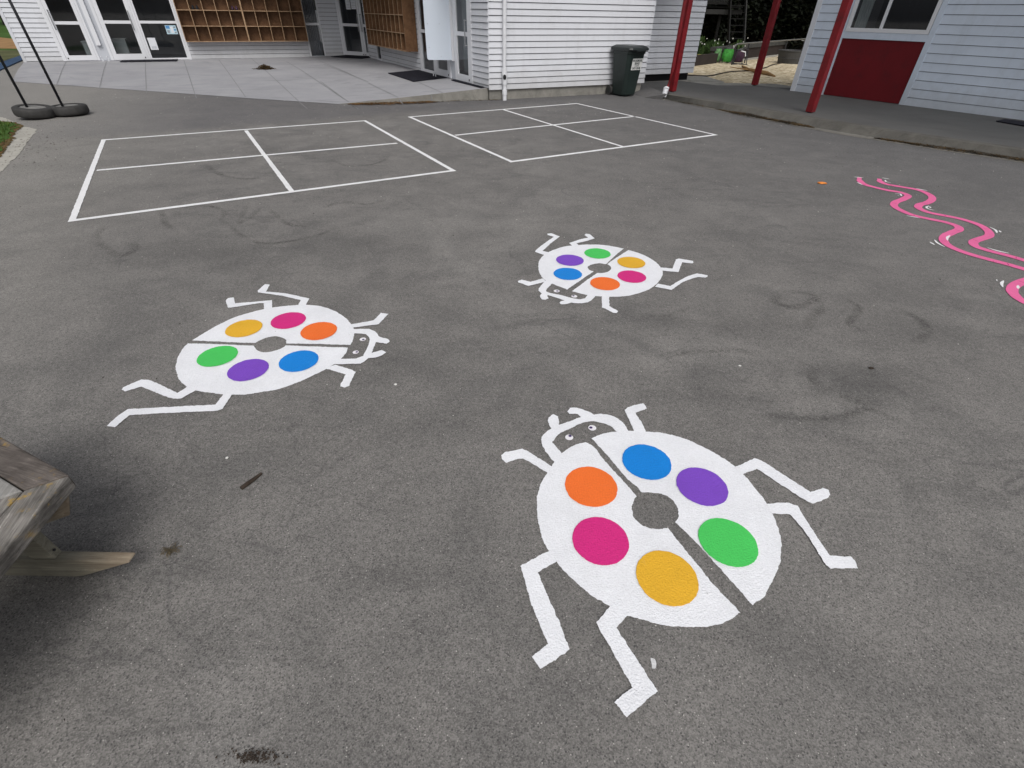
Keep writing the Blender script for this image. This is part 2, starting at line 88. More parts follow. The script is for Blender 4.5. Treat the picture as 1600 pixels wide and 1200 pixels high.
# ---- asphalt
def asphalt_mat():
    t = NT('asphalt')
    big = t.noise(.40, 5, .6, .5); med = t.noise(2.6, 5, .6, .6, t.pos((1, 1.25, 1), .35))
    c = t.ramp(big, [(.28, (.152, .145, .138)), (.72, (.204, .195, .185))])
    c = t.mix(t.gray(med, .36, .68, 0, .62), c, (.114, .110, .106))
    c = t.mix(t.gray(t.noise(1.2, 6, .66, 1.2, t.pos((1, 1, 1), 1.4)), .50, .68, 0, .50), c, (.100, .097, .095))
    c = t.mix(t.gray(t.noise(.9, 5, .6, .7, t.pos((1, 1, 1), 2.2)), .52, .74, 0, .32), c, (.28, .27, .255))
    # drag scuffs
    v = t.pos((1.3, 3.2, 1), .45); s1 = t.noise(1.6, 5, .6, 1.2, v)
    f = t.math('MULTIPLY', t.gray(s1, .53, .66), t.gray(t.noise(.55, 3, .5), .42, .62))
    c = t.mix(t.math('MULTIPLY', f, .5), c, (.088, .085, .083))
    # oil and rubber patches where they lie on the yard
    sep0 = t.n.new('ShaderNodeSeparateXYZ'); t.l.new(t.g.outputs['Position'], sep0.inputs[0])
    for px, py, rx, ry, k in D['patches']:
        dx = t.math('DIVIDE', t.math('SUBTRACT', sep0.outputs[0], px), rx); dy = t.math('DIVIDE', t.math('SUBTRACT', sep0.outputs[1], py), ry)
        r2 = t.math('SQRT', t.math('ADD', t.math('MULTIPLY', dx, dx), t.math('MULTIPLY', dy, dy)))
        r2 = t.math('ADD', r2, t.gray(t.noise(3.0/max(rx, .3), 5, .65), 0, 1, -.75, .75))
        c = t.mix(t.gray(r2, .1, 1.25, k, 0), c, (.082, .079, .077))
    # thin curved tyre/scooter marks
    w = t.noise(.85, 2, .4, 2.2)
    line = t.math('ABSOLUTE', t.math('SUBTRACT', w, .5))
    lm = t.gray(line, .0, .008, 1, 0)
    lm = t.math('MULTIPLY', lm, t.gray(t.noise(.5, 3), .5, .62))
    c = t.mix(t.math('MULTIPLY', lm, .55), c, (.085, .082, .082))
    w2 = t.noise(1.3, 2, .4, 1.6, t.pos((1, 1, 1), 1.1)); l2 = t.gray(t.math('ABSOLUTE', t.math('SUBTRACT', w2, .47)), 0, .006, 1, 0)
    l2 = t.math('MULTIPLY', l2, t.gray(t.noise(.7, 3, .5, 0, t.pos((1, 1, 1), .4)), .52, .62))
    c = t.mix(t.math('MULTIPLY', l2, .5), c, (.085, .082, .081))
    # newer, darker strip beside the building (world-aligned)
    sep = t.n.new('ShaderNodeSeparateXYZ'); t.l.new(t.g.outputs['Position'], sep.inputs[0])
    dline = t.math('ADD', t.math('MULTIPLY', sep.outputs[0], -.53), t.math('MULTIPLY', sep.outputs[1], .85))
    dn = t.math('ADD', dline, t.gray(t.noise(.6, 4), 0, 1, -.5, .5))
    strip = t.gray(dn, 10.15, 10.6, 0, .50)
    c = t.mix(strip, c, (.098, .095, .102))
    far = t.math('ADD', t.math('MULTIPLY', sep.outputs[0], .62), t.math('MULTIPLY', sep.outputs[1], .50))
    c = t.mix(t.gray(far, 3.2, 8.0, 0, .66), c, (.080, .079, .082))  # vignette-like darkening toward the far right, painted into the asphalt colour
    # left edge: paler, sandy
    pale = t.gray(t.math('ADD', t.math('ADD', t.math('MULTIPLY', sep.outputs[0], -1.0), t.math('MULTIPLY', sep.outputs[1], -.45)), t.gray(t.noise(1.1, 5), 0, 1, -.8, .8)), 1.2, 4.2, 0, .5)
    c = t.mix(pale, c, (.30, .288, .262))
    # aggregate
    v1 = t.vor(260); sp = t.n.new('ShaderNodeSeparateColor'); t.l.new(v1.outputs['Color'], sp.inputs[0])
    g1 = t.gray(sp.outputs[0], 0, 1, .66, 1.36)
    c = t.mix(1.0, c, t.mix(1.0, (1, 1, 1), g1, 'MULTIPLY'), 'MULTIPLY')
    v2 = t.vor(150); sp2 = t.n.new('ShaderNodeSeparateColor'); t.l.new(v2.outputs['Color'], sp2.inputs[0])
    st = t.math('MULTIPLY', t.gray(sp2.outputs[1], .958, .968), t.gray(v2.outputs['Distance'], .22, .36, 1, 0))
    c = t.mix(t.math('MULTIPLY', st, .75), c, (.50, .48, .45))
    pit = t.math('MULTIPLY', t.gray(sp2.outputs[2], .90, .92), t.gray(v2.outputs['Distance'], .3, .5, 1, 0))
    c = t.mix(t.math('MULTIPLY', pit, .7), c, (.045, .045, .045))
    n3 = t.noise(40, 3, .7)
    c = t.mix(1.0, c, t.mix(1.0, (1, 1, 1), t.gray(n3, .3, .7, .86, 1.14), 'MULTIPLY'), 'MULTIPLY')
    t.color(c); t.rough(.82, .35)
    hgt = t.math('ADD', t.math('MULTIPLY', v1.outputs['Distance'], .5), t.math('MULTIPLY', t.noise(90, 4, .7), .8))
    t.bump(hgt, .6, .003)
    return t.m

def paint_mat(name, col, wear=.5, rough=.55):
    t = NT(name)
    n = t.noise(6, 4, .6)
    c = t.ramp(n, [(.3, tuple(x*.95 for x in col[:3])), (.7, tuple(min(.86, x*1.03) for x in col[:3]))])
    c = t.mix(t.gray(t.noise(2.2, 6, .7), .48, .74, 0, .24), c, tuple(x*.74 for x in col[:3]))
    c = t.mix(t.math('MULTIPLY', t.gray(t.noise(9, 5, .75, 1.5), .60, .72), t.gray(t.noise(1.1, 3), .45, .65, 0, .30)), c, (.30, .29, .28))
    v = t.vor(75); s2 = t.n.new('ShaderNodeSeparateColor'); t.l.new(v.outputs['Color'], s2.inputs[0])
    hole = t.math('MULTIPLY', t.gray(s2.outputs[2], .955, .97), t.gray(v.outputs['Distance'], .16, .3, 1, 0))
    hole = t.math('MULTIPLY', hole, t.gray(t.noise(3.1, 3), .42, .6))
    c = t.mix(t.math('MULTIPLY', hole, wear), c, (.10, .10, .10))
    v1 = t.vor(170)
    c = t.mix(1.0, c, t.mix(1.0, (1, 1, 1), t.gray(t.noise(130, 3, .7), .3, .7, .93, 1.05), 'MULTIPLY'), 'MULTIPLY')
    t.color(c); t.rough(rough, .35)
    h = t.math('ADD', t.math('MULTIPLY', v1.outputs['Distance'], .4), t.math('MULTIPLY', t.noise(70, 4, .7), .8))
    t.bump(h, .9, .0045)
    return t.m

def wood_mat(name, c1, c2, axis=0, scale=1, lichen=None, rough=.75, bump=.5):
    t = NT(name)
    v = t.pos((1, 1, 1), axis)
    mp = t.n.new('ShaderNodeMapping'); mp.inputs['Scale'].default_value = (5*scale, 75*scale, 75*scale); t.l.new(v, mp.inputs['Vector'])
    g = t.noise(1.0, 6, .7, .6, mp.outputs[0]); n = t.noise(7, 5, .6)
    c = t.ramp(g, [(.28, c1), (.5, tuple((a+b)/2 for a, b in zip(c1, c2))), (.72, c2)])
    c = t.mix(t.gray(n, .42, .66, 0, .62), c, tuple(x*.6 for x in c1[:3]))
    if lichen or 'treated' in name:
        fl = t.gray(t.noise(1.0, 5, .75, 0, mp.outputs[0]), .60, .64); c = t.mix(t.math('MULTIPLY', t.math('MULTIPLY', fl, t.gray(t.noise(38, 4, .7), .5, .6)), .55), c, tuple(min(.6, x*1.6) for x in c2))
    if lichen:
        l = t.math('MULTIPLY', t.gray(t.noise(22, 6, .75), .55, .66), t.gray(t.noise(5, 3), .5, .6)); c = t.mix(t.math('MULTIPLY', l, .8), c, lichen)
    if name == 'green_treated_pine':
        sx = t.n.new('ShaderNodeSeparateXYZ'); t.l.new(t.g.outputs['Position'], sx.inputs[0])
        e_ = t.gray(t.math('ADD', sx.outputs[0], t.gray(t.noise(14, 4), 0, 1, -.09, .09)), -1.54, -1.36, 0, .5); c = t.mix(e_, c, t.ramp(g, [(.3, (.20, .13, .085)), (.7, (.42, .33, .235))]))
    t.color(c); t.rough(rough, .2); t.bump(g, bump, .004)
    return t.m

def glass_mat():
    t = NT('window_glass')
    tr = t.n.new('ShaderNodeBsdfTransparent'); tr.inputs[0].default_value = (.62, .66, .68, 1)
    gl = t.n.new('ShaderNodeBsdfGlossy'); gl.inputs['Roughness'].default_value = .03
    bm_ = t.n.new('ShaderNodeBump'); bm_.inputs['Strength'].default_value = .05; bm_.inputs['Distance'].default_value = .01
    t.l.new(t.noise(1.3, 2), bm_.inputs['Height']); t.l.new(bm_.outputs[0], gl.inputs['Normal'])
    f = t.n.new('ShaderNodeFresnel'); t.l.new(t.gray(t.g.outputs['Backfacing'], 0, 1, 1.5, .6667), f.inputs['IOR'])
    mx = t.n.new('ShaderNodeMixShader'); t.l.new(t.math('ADD', t.math('MULTIPLY', f.outputs[0], .95), .03), mx.inputs[0]); t.l.new(tr.outputs[0], mx.inputs[1]); t.l.new(gl.outputs[0], mx.inputs[2])
    t.l.new(mx.outputs[0], t.n['Material Output'].inputs['Surface'])
    return t.m

def concrete_mat(name, a, b, joints=False, sc=1, stain=(.2, .2, .2)):
    t = NT(name)
    c = t.ramp(t.noise(.8*sc, 6, .65, .6), [(.3, a), (.7, b)])
    c = t.mix(t.gray(t.noise(.5*sc, 5, .7, 1.8, t.pos((1, 3.5, 1), -.2)), .53, .70, 0, .6), c, stain)
    c = t.mix(1.0, c, t.mix(1.0, (1, 1, 1), t.gray(t.noise(60, 4, .75), .3, .7, .9, 1.1), 'MULTIPLY'), 'MULTIPLY')
    t.color(c); t.rough(.85, .25); t.bump(t.noise(80, 4, .7), .3, .003)
    return t.m

M = {}
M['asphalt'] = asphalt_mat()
M['white_line'] = paint_mat('white_road_paint', (.80, .80, .81), .8)
M['white_paint'] = paint_mat('white_ground_paint', (.79, .80, .835), .8)
for k, v in dict(blue=(12, 128, 214), purple=(122, 72, 190), green=(72, 196, 92), orange=(238, 112, 44), pink=(208, 40, 124), yellow=(224, 172, 44)).items():
    M[k] = paint_mat(k+'_ground_paint', hx(*v), .3)
M['eye_white'] = paint_mat('eye_white_paint', (.82, .80, .84), 0)
M['pupil'] = simple('dark_pupil_paint', (.05, .03, .12), .6)
M['snake_pink'] = paint_mat('pink_ground_paint', hx(226, 104, 156), .5)
M['snake_mark'] = simple('dark_pink_paint', hx(168, 40, 96), .7)
M['faded_white'] = paint_mat('faded_white_paint', (.62, .62, .63), .9)
M['board'] = simple('white_weatherboard_paint', (.60, .615, .655), .5, .02, .8, .3, dirt=(.54, .55, .58))
M['board_gap_shade'] = simple('board_shadow_gap', (.16, .165, .175), .8, .05)  # shadow line between boards, put into the groove's colour
M['board_r'] = simple('grey_white_weatherboard_paint', (.56, .625, .72), .55, .05, 1.2, .3, bump=.1, dirt=(.48, .54, .63))
M['trim'] = simple('white_trim_paint', (.64, .66, .70), .45, .03, 2)
M['infill'] = simple('pale_grey_infill', (.47, .49, .53), .5, .04, 2)
M['alum'] = simple('white_aluminium', (.66, .67, .70), .35, .02, 2, .5)
M['white_panel'] = simple('white_panel_sheet', (.60, .66, .74), .4, .02, 2, .4)
M['glass'] = glass_mat()
M['dark_metal'] = simple('dark_grey_metal', (.05, .05, .055), .4, .1, 4, .5, .6)
M['screw'] = simple('dull_steel', (.35, .36, .38), .4, .1, 4, .5, .8)
M['ply'] = wood_mat('plywood_edge', (.30, .19, .11), (.42, .29, .18), .44, .6, rough=.6, bump=.1)
M['ply_in'] = wood_mat('plywood_brown', (.15, .078, .040), (.235, .128, .068), .44, .4, rough=.6, bump=.08)
M['concrete'] = concrete_mat('pale_concrete', (.27, .27, .285), (.335, .335, .35), stain=(.19, .19, .205))
M['joint'] = simple('dark_joint', (.205, .205, .212), .9)
M['found'] = concrete_mat('footing_concrete', (.17, .165, .15), (.28, .27, .245), sc=3, stain=(.10, .10, .085))
M['apron'] = concrete_mat('apron_concrete', (.10, .096, .086), (.20, .19, .17), sc=5, stain=(.045, .042, .036))
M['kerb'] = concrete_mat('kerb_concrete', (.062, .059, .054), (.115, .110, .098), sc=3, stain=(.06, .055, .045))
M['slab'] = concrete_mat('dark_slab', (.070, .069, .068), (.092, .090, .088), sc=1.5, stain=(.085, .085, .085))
M['gutter'] = concrete_mat('gutter_concrete', (.28, .268, .238), (.42, .405, .365), sc=2, stain=(.25, .24, .21))
M['red'] = simple('red_gloss_paint', (.17, .008, .012), .5, .22, 4, .35, bump=.15, dirt=(.075, .010, .012))
M['red_dark'] = simple('dark_red_panel_paint', (.135, .007, .011), .55, .12, 1.5, .25, dirt=(.085, .008, .011))
M['pvc'] = simple('white_pvc', (.66, .67, .70), .4, .04, 5)
M['black'] = simple('black_hole', (.01, .01, .012), .8)
M['rubber'] = simple('black_rubber', (.040, .039, .038), .75, .3, 9, .3, bump=.4, bscale=40)
M['mat_rubber'] = simple('charcoal_doormat', (.018, .018, .024), .9, .15, 6, .1, bump=.6, bscale=200)
M['tyre_fill'] = concrete_mat('tyre_fill_concrete', (.13, .13, .125), (.24, .235, .225), sc=6, stain=(.1, .1, .1))
M['pole'] = simple('black_painted_steel', (.012, .013, .018), .4, .2, 5, .5)
M['bin'] = simple('dark_green_bin_plastic', (.012, .021, .019), .42, .2, 2.5, .45)
M['bin_lid'] = simple('black_green_lid_plastic', (.014, .019, .019), .3, .2, 4, .5)
M['sticker'] = simple('white_sticker', (.62, .63, .62), .4, .05, 9)
M['ink'] = simple('black_ink', (.02, .035, .035), .6, .0)
M['bench'] = wood_mat('weathered_timber', (.060, .054, .049), (.33, .312, .288), math.radians(76), 1.3, lichen=(.38, .24, .04))
M['bench2'] = wood_mat('weathered_timber_brown', (.046, .038, .034), (.20, .175, .158), math.radians(-163), 1.3, lichen=(.34, .21, .04))
M['bench_pale'] = wood_mat('pale_weathered_timber', (.17, .165, .155), (.38, .37, .355), math.radians(76), 1.3)
M['treated'] = wood_mat('green_treated_pine', (.115, .108, .085), (.30, .282, .225), 0, .7, rough=.7, bump=.3)
M['treated_end'] = wood_mat('orange_treated_pine', (.24, .15, .08), (.44, .32, .20), 0, .7, rough=.7, bump=.3)
M['interior'] = simple('room_wall', (.30, .30, .33), .9, .1, 1)
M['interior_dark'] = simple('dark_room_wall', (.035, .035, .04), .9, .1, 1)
M['interior_floor'] = simple('room_floor', (.12, .12, .14), .7)
M['cabinet'] = simple('pale_cabinet', (.42, .43, .42), .5)
M['curtain'] = simple('grey_curtain', (.16, .18, .185), .8)
M['roof'] = simple('dark_roofing', (.06, .06, .065), .6)
M['clear_roof'] = None
M['soffit'] = simple('soffit_board', (.42, .43, .45), .6)

def clear_mat():
    t = NT('added_clear_roof_sheet'); tr = t.n.new('ShaderNodeBsdfTransparent'); tr.inputs[0].default_value = (.72, .74, .76, 1)
    gl = t.n.new('ShaderNodeBsdfTranslucent'); gl.inputs[0].default_value = (.6, .62, .64, 1); mx = t.n.new('ShaderNodeMixShader'); mx.inputs[0].default_value = .4
    t.l.new(tr.outputs[0], mx.inputs[1]); t.l.new(gl.outputs[0], mx.inputs[2]); t.l.new(mx.outputs[0], t.n['Material Output'].inputs['Surface']); return t.m
M['clear_roof'] = clear_mat()
def bark_mat():
    t = NT('bark_chips')
    v = t.vor(9, vec=t.pos((1, 1.6, 1), .3)); s = t.n.new('ShaderNodeSeparateColor'); t.l.new(v.outputs['Color'], s.inputs[0])
    c = t.ramp(s.outputs[0], [(0, (.10, .075, .045)), (.16, (.38, .31, .20)), (.8, (.56, .48, .34)), (1, (.74, .67, .53))])
    c = t.mix(t.gray(t.noise(.8, 5, .7), .5, .8, 0, .5), c, (.33, .27, .17)); t.color(c); t.rough(.9, .1)
    t.bump(v.outputs['Distance'], .8, .03); return t.m
M['bark'] = bark_mat()
M['soil'] = simple('dark_soil', (.12, .085, .04), .95, .4, 3, .1, bump=.5)
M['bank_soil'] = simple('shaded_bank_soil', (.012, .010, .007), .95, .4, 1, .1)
M['lawn'] = simple('mown_lawn', (.050, .100, .022), .9, .35, .6, .1, bump=.5, bscale=30)
M['olive'] = simple('worn_lawn', (.09, .095, .045), .9, .3, 1, .1)
M['brown'] = simple('brown_bark_edge', (.28, .17, .08), .9, .3, 2, .1)
M['blue_edge'] = simple('blue_rubber_edge', (.02, .055, .12), .7, .2, 2)
def leaf_mat(name, a, b, rough=.6):
    t = NT(name); oi = t.n.new('ShaderNodeObjectInfo')
    v = t.vor(5.0); s = t.n.new('ShaderNodeSeparateColor'); t.l.new(v.outputs['Color'], s.inputs[0])
    t.color(t.ramp(s.outputs[0], [(0, a), (1, b)])); t.rough(rough, .2); return t.m
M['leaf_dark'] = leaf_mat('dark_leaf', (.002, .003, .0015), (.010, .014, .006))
M['leaf_mid'] = leaf_mat('green_leaf', (.014, .034, .009), (.065, .115, .030))
M['grass_blade'] = leaf_mat('grass_blade', (.035, .070, .012), (.10, .16, .03))
M['dry'] = leaf_mat('dry_leaf', (.055, .030, .012), (.20, .105, .035), .9)
M['dry_dark'] = leaf_mat('dark_leaf_litter', (.022, .016, .009), (.085, .055, .025), .9)
M['petal'] = simple('white_petal', (.78, .78, .72), .6)
M['bag_green'] = simple('bright_green_fabric', (.05, .26, .045), .7, .4, 14, .2)
M['bag_green_dull'] = simple('mottled_green_fabric', (.10, .22, .09), .7, .5, 14, .2)
M['bag_purple'] = simple('dark_purple_fabric', (.045, .018, .04), .7, .4, 9)
M['trunk'] = simple('dark_bark', (.010, .008, .006), .9, .3, 6)
M['galv'] = simple('galvanised_rail', (.16, .16, .15), .5, .2, 5, .5, .3)
M['planter_wall'] = simple('dark_stained_wall', (.026, .019, .017), .8, .3, 2)
M['planter_cap'] = simple('grey_timber_cap', (.050, .050, .047), .8, .3, 5)
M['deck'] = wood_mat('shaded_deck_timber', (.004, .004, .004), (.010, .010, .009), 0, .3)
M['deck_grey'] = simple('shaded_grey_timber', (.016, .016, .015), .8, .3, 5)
M['tub'] = simple('grey_plastic_tub', (.06, .06, .06), .6, .2, 3)
M['hose'] = simple('black_hose', (.03, .022, .016), .6)
M['pot_brown'] = simple('terracotta_brown', (.10, .045, .02), .8, .3, 9)
M['pot_yellow'] = simple('olive_yellow_pot', (.22, .20, .05), .7, .3, 9)
M['pot_white'] = simple('white_pot', (.60, .58, .52), .6, .2, 9)
M['grit'] = simple('pale_grit', (.58, .56, .52), .8, .3, 40)
M['twig'] = simple('twig_bark', (.045, .035, .028), .9, .4, 30, .1, bump=.6)
M['straw'] = simple('dry_straw', (.11, .088, .055), .8, .3, 30)
M['orange_leaf'] = simple('orange_wrapper', (.72, .23, .04), .5, .3, 40)
M['chip_white'] = simple('white_chip', (.72, .71, .68), .6, .1, 20)
M['paper'] = simple('white_paper', (.66, .68, .72), .6, .03, 5)
M['print_blue'] = simple('blue_print', (.08, .25, .52), .6)
M['print_pale'] = simple('pale_blue_print', (.42, .58, .66), .6)
M['print_grey'] = simple('grey_print', (.25, .28, .32), .6)

# ------------------------------------------------------------------ mesh builder
ORG = {}
class MB:
    def __init__(s): s.v = []; s.f = []; s.mi = []; s.cur = 0
    def add(s, vs, fs):
        k = len(s.v); s.v += [tuple(p) for p in vs]; s.f += [tuple(i+k for i in f) for f in fs]; s.mi += [s.cur]*len(fs)
    def hexa(s, p):   # 8 points: bottom 0-3, top 4-7
        s.add(p, [(3, 2, 1, 0), (4, 5, 6, 7), (0, 1, 5, 4), (1, 2, 6, 5), (2, 3, 7, 6), (3, 0, 4, 7)])
    def box(s, x0, x1, y0, y1, z0, z1, fr=None):
        fr = fr or (lambda x, y, z: (x, y, z))
        s.hexa([fr(*q) for q in ((x0, y0, z0), (x1, y0, z0), (x1, y1, z0), (x0, y1, z0), (x0, y0, z1), (x1, y0, z1), (x1, y1, z1), (x0, y1, z1))])
    def poly(s, pts, z=None):
        s.add([(p[0], p[1], z if z is not None else p[2]) for p in pts], [tuple(range(len(pts)))])
    def prism(s, pts, z0, z1):
        n = len(pts)
        s.add([(p[0], p[1], z0) for p in pts]+[(p[0], p[1], z1) for p in pts],
              [tuple(range(n-1, -1, -1)), tuple(range(n, 2*n))]+[(i, (i+1) % n, n+(i+1) % n, n+i) for i in range(n)])
    def tube(s, pts, r, seg=10, cap=True):
        pts = [Vector(p) for p in pts]; rings = []
        rr = r if isinstance(r, (list, tuple)) else [r]*len(pts)
        up = Vector((0, 0, 1))
        for i, p in enumerate(pts):
            d = (pts[min(i+1, len(pts)-1)]-pts[max(i-1, 0)]).normalized()
            a = d.cross(up)
            if a.length < .05: a = d.cross(Vector((0, 1, 0)))
            a.normalize(); b = d.cross(a)
            rings.append([p+a*math.cos(2*math.pi*k/seg)*rr[i]+b*math.sin(2*math.pi*k/seg)*rr[i] for k in range(seg)])
        vs = [q for r_ in rings for q in r_]; fs = []
        for i in range(len(pts)-1):
            for k in range(seg):
                fs.append((i*seg+k, i*seg+(k+1) % seg, (i+1)*seg+(k+1) % seg, (i+1)*seg+k))
        if cap: fs += [tuple(range(seg-1, -1, -1)), tuple((len(pts)-1)*seg+k for k in range(seg))]
        s.add(vs, fs)
    def lathe(s, prof, fr, seg=40):  # prof: (r,z); fr maps local -> world
        vs = []; fs = []; n = len(prof)
        for i, (r, z) in enumerate(prof):
            for k in range(seg):
                a = 2*math.pi*k/seg; vs.append(fr(r*math.cos(a), r*math.sin(a), z))
        for i in range(n-1):
            for k in range(seg): fs.append((i*seg+k, i*seg+(k+1) % seg, (i+1)*seg+(k+1) % seg, (i+1)*seg+k))
        s.add(vs, fs)
    def build(s, name, mat, parent=None, smooth=False, bevel=0, autofix=True):
        me = bpy.data.meshes.new(name)
        o = bpy.data.objects.new(name, me); COL.objects.link(o)
        if parent is not None:
            org = ORG[parent]; o.parent = parent
        else:
            xs = [p[0] for p in s.v]; ys = [p[1] for p in s.v]; zs = [p[2] for p in s.v]
            org = Vector(((min(xs)+max(xs))/2, (min(ys)+max(ys))/2, min(zs))); o.location = org
        ORG[o] = org
        me.from_pydata([(p[0]-org[0], p[1]-org[1], p[2]-org[2]) for p in s.v], [], s.f)
        mats = mat if isinstance(mat, (list, tuple)) else [mat]
        for m in mats: me.materials.append(M[m])
        for p, k in zip(me.polygons, s.mi): p.material_index = min(k, len(mats)-1)
        if autofix:
            b = bmesh.new(); b.from_mesh(me); bmesh.ops.recalc_face_normals(b, faces=b.faces); b.to_mesh(me); b.free()
        if smooth:
            for p in me.polygons: p.use_smooth = True
        if bevel:
            md = o.modifiers.new('soft_edges', 'BEVEL'); md.width = bevel; md.segments = 2; md.limit_method = 'ANGLE'
        return o

def tag(o, label=None, cat=None, group=None, kind=None):
    if label: o['label'] = label
    if cat: o['category'] = cat
    if group: o['group'] = group
    if kind: o['kind'] = kind
    return o
def thing(name, loc, label, cat, group=None):
    o = bpy.data.objects.new(name, None); COL.objects.link(o); o.location = loc; ORG[o] = Vector(loc)
    o.empty_display_size = .1
    return tag(o, label, cat, group)

def catmull(pts, closed=True, step=.02, corner=38):
    """resample a 2-D outline: smooth where it bends gently, sharp where it turns hard"""
    n = len(pts); P = [Vector(p[:2]) for p in pts]; out = []
    def sharp(i):
        if not closed and i in (0, n-1): return True
        a = P[i]-P[i-1]; b = P[(i+1) % n]-P[i]
        if a.length < 1e-6 or b.length < 1e-6: return True
        return abs(math.degrees(a.angle_signed(b))) > corner
    S = [sharp(i) for i in range(n)]
    for i in range(n if closed else n-1):
        p1, p2 = P[i], P[(i+1) % n]
        p0 = p1+(p1-p2)*.0 if S[i] else P[i-1]
        p3 = p2 if S[(i+1) % n] else P[(i+2) % n]
        if S[i]: p0 = p1-(p2-p1)
        if S[(i+1) % n]: p3 = p2+(p2-p1)
        L = (p2-p1).length; k = max(1, int(L/step))
        def tj(t, a, b): return t+max((b-a).length, 1e-4)**.5
        t0 = 0; t1 = tj(t0, p0, p1); t2 = tj(t1, p1, p2); t3 = tj(t2, p2, p3)
        for j in range(k):
            t = t1+(t2-t1)*j/k
            A1 = p0*(t1-t)/(t1-t0)+p1*(t-t0)/(t1-t0); A2 = p1*(t2-t)/(t2-t1)+p2*(t-t1)/(t2-t1); A3 = p2*(t3-t)/(t3-t2)+p3*(t-t2)/(t3-t2)
            B1 = A1*(t2-t)/(t2-t0)+A2*(t-t0)/(t2-t0); B2 = A2*(t3-t)/(t3-t1)+A3*(t-t1)/(t3-t1)
            out.append(B1*(t2-t)/(t2-t1)+B2*(t-t1)/(t2-t1))
    if not closed: out.append(P[-1])
    return out

def rough_edge(pts, amp):
    out = []
    for p in pts:
        q9 = Vector((p[0]*190, p[1]*190, 2.2)); p = (p[0]+amp*.75*mnoise.noise(q9), p[1]+amp*.75*mnoise.noise(q9+Vector((5, 1, 8))))
        q = Vector((p[0]*55, p[1]*55, 1.3)); q2 = Vector((p[0]*13, p[1]*13, 7.3))
        out.append((p[0]+amp*(mnoise.noise(q)+.7*mnoise.noise(q2)), p[1]+amp*(mnoise.noise(q+Vector((9, 4, 2)))+.7*mnoise.noise(q2+Vector((3, 5, 1))))))
    return out

def painted(name, pts, z, mat, parent, step=.0045, amp=.0030, corner=38):
    m = MB(); m.poly(rough_edge(catmull(pts, True, step, corner), amp), z)
    o = m.build(name, mat, parent, autofix=False)
    b = bmesh.new(); b.from_mesh(o.data); bmesh.ops.recalc_face_normals(b, faces=b.faces)
    for f in b.faces:
        if f.normal.z < 0: f.normal_flip()
    bmesh.ops.triangulate(b, faces=b.faces); b.to_mesh(o.data); b.free()
    return o

def ribbon(m, pts, w, z, step=.03, amp=.002, smooth=True, zf=None, corner=60):
    P = catmull(pts, False, step, corner) if smooth else [Vector(p[:2]) for p in pts]
    if not smooth:
        Q = []
        for a, b in zip(P[:-1], P[1:]):
            k = max(1, int((b-a).length/step)); Q += [a.lerp(b, j/k) for j in range(k)]
        P = Q+[P[-1]]
    L = []; R = []
    for i, p in enumerate(P):
        d = (P[min(i+1, len(P)-1)]-P[max(i-1, 0)]).normalized(); nn = Vector((-d.y, d.x))
        ww = w(i/(len(P)-1)) if callable(w) else w
        L.append(p+nn*ww/2); R.append(p-nn*ww/2)
    L = rough_edge(L, amp); R = rough_edge(R, amp)
    vs = [(p[0], p[1], (zf(p[0], p[1]) if zf else 0)+z) for p in L]+[(p[0], p[1], (zf(p[0], p[1]) if zf else 0)+z) for p in R]; n = len(L)
    m.add(vs, [(i, n+i, n+i+1, i+1) for i in range(n-1)])

# ------------------------------------------------------------------ camera
F = 765.0; NX, NY = 782.0, 1603.0
dn = Vector((NX-800, -(NY-600), -F)).normalized(); up = -dn
fw = Vector((0, 0, -1)); fw = (fw-up*fw.dot(up)).normalized(); rt = fw.cross(up)
cam_d = bpy.data.cameras.new('camera'); cam = bpy.data.objects.new('camera', cam_d); COL.objects.link(cam)
cam.matrix_world = Matrix(((rt.x, rt.y, rt.z, 0), (fw.x, fw.y, fw.z, 0), (up.x, up.y, up.z, H), (0, 0, 0, 1)))
cam_d.sensor_fit = 'HORIZONTAL'; cam_d.sensor_width = 36; cam_d.lens = 36*F/1600; cam_d.clip_start = .05; cam_d.clip_end = 800
scene.camera = cam

# ------------------------------------------------------------------ light
SE, SR = math.radians(52), math.radians(168)
w = bpy.data.worlds.new('World'); scene.world = w; w.use_nodes = True
nt = w.node_tree; bg = nt.nodes['Background']
sky = nt.nodes.new('ShaderNodeTexSky'); sky.sky_type = 'NISHITA'; sky.sun_disc = False
sky.sun_elevation = SE; sky.sun_rotation = SR; sky.air_density = 1.0; sky.dust_density = 6.0; sky.ozone_density = 1.0
hs = nt.nodes.new('ShaderNodeHueSaturation'); hs.inputs['Saturation'].default_value = .28
nt.links.new(sky.outputs[0], hs.inputs['Color']); nt.links.new(hs.outputs[0], bg.inputs['Color']); bg.inputs['Strength'].default_value = SKY
sd = bpy.data.lights.new('sun', 'SUN'); sd.energy = SUN; sd.angle = math.radians(28); sd.color = (1, .98, .95)
so = bpy.data.objects.new('sun', sd); COL.objects.link(so)
dirv = Vector((math.sin(SR)*math.cos(SE), math.cos(SR)*math.cos(SE), math.sin(SE)))
so.rotation_euler = dirv.to_track_quat('Z', 'Y').to_euler(); so.location = dirv*30
scene.view_settings.view_transform = 'Standard'; scene.view_settings.look = 'None'; scene.view_settings.exposure = 0

# ------------------------------------------------------------------ ground
m = MB(); m.box(-300, 300, -100, 400, -.4, 0); tag(m.build('ground', 'asphalt'), kind='structure')

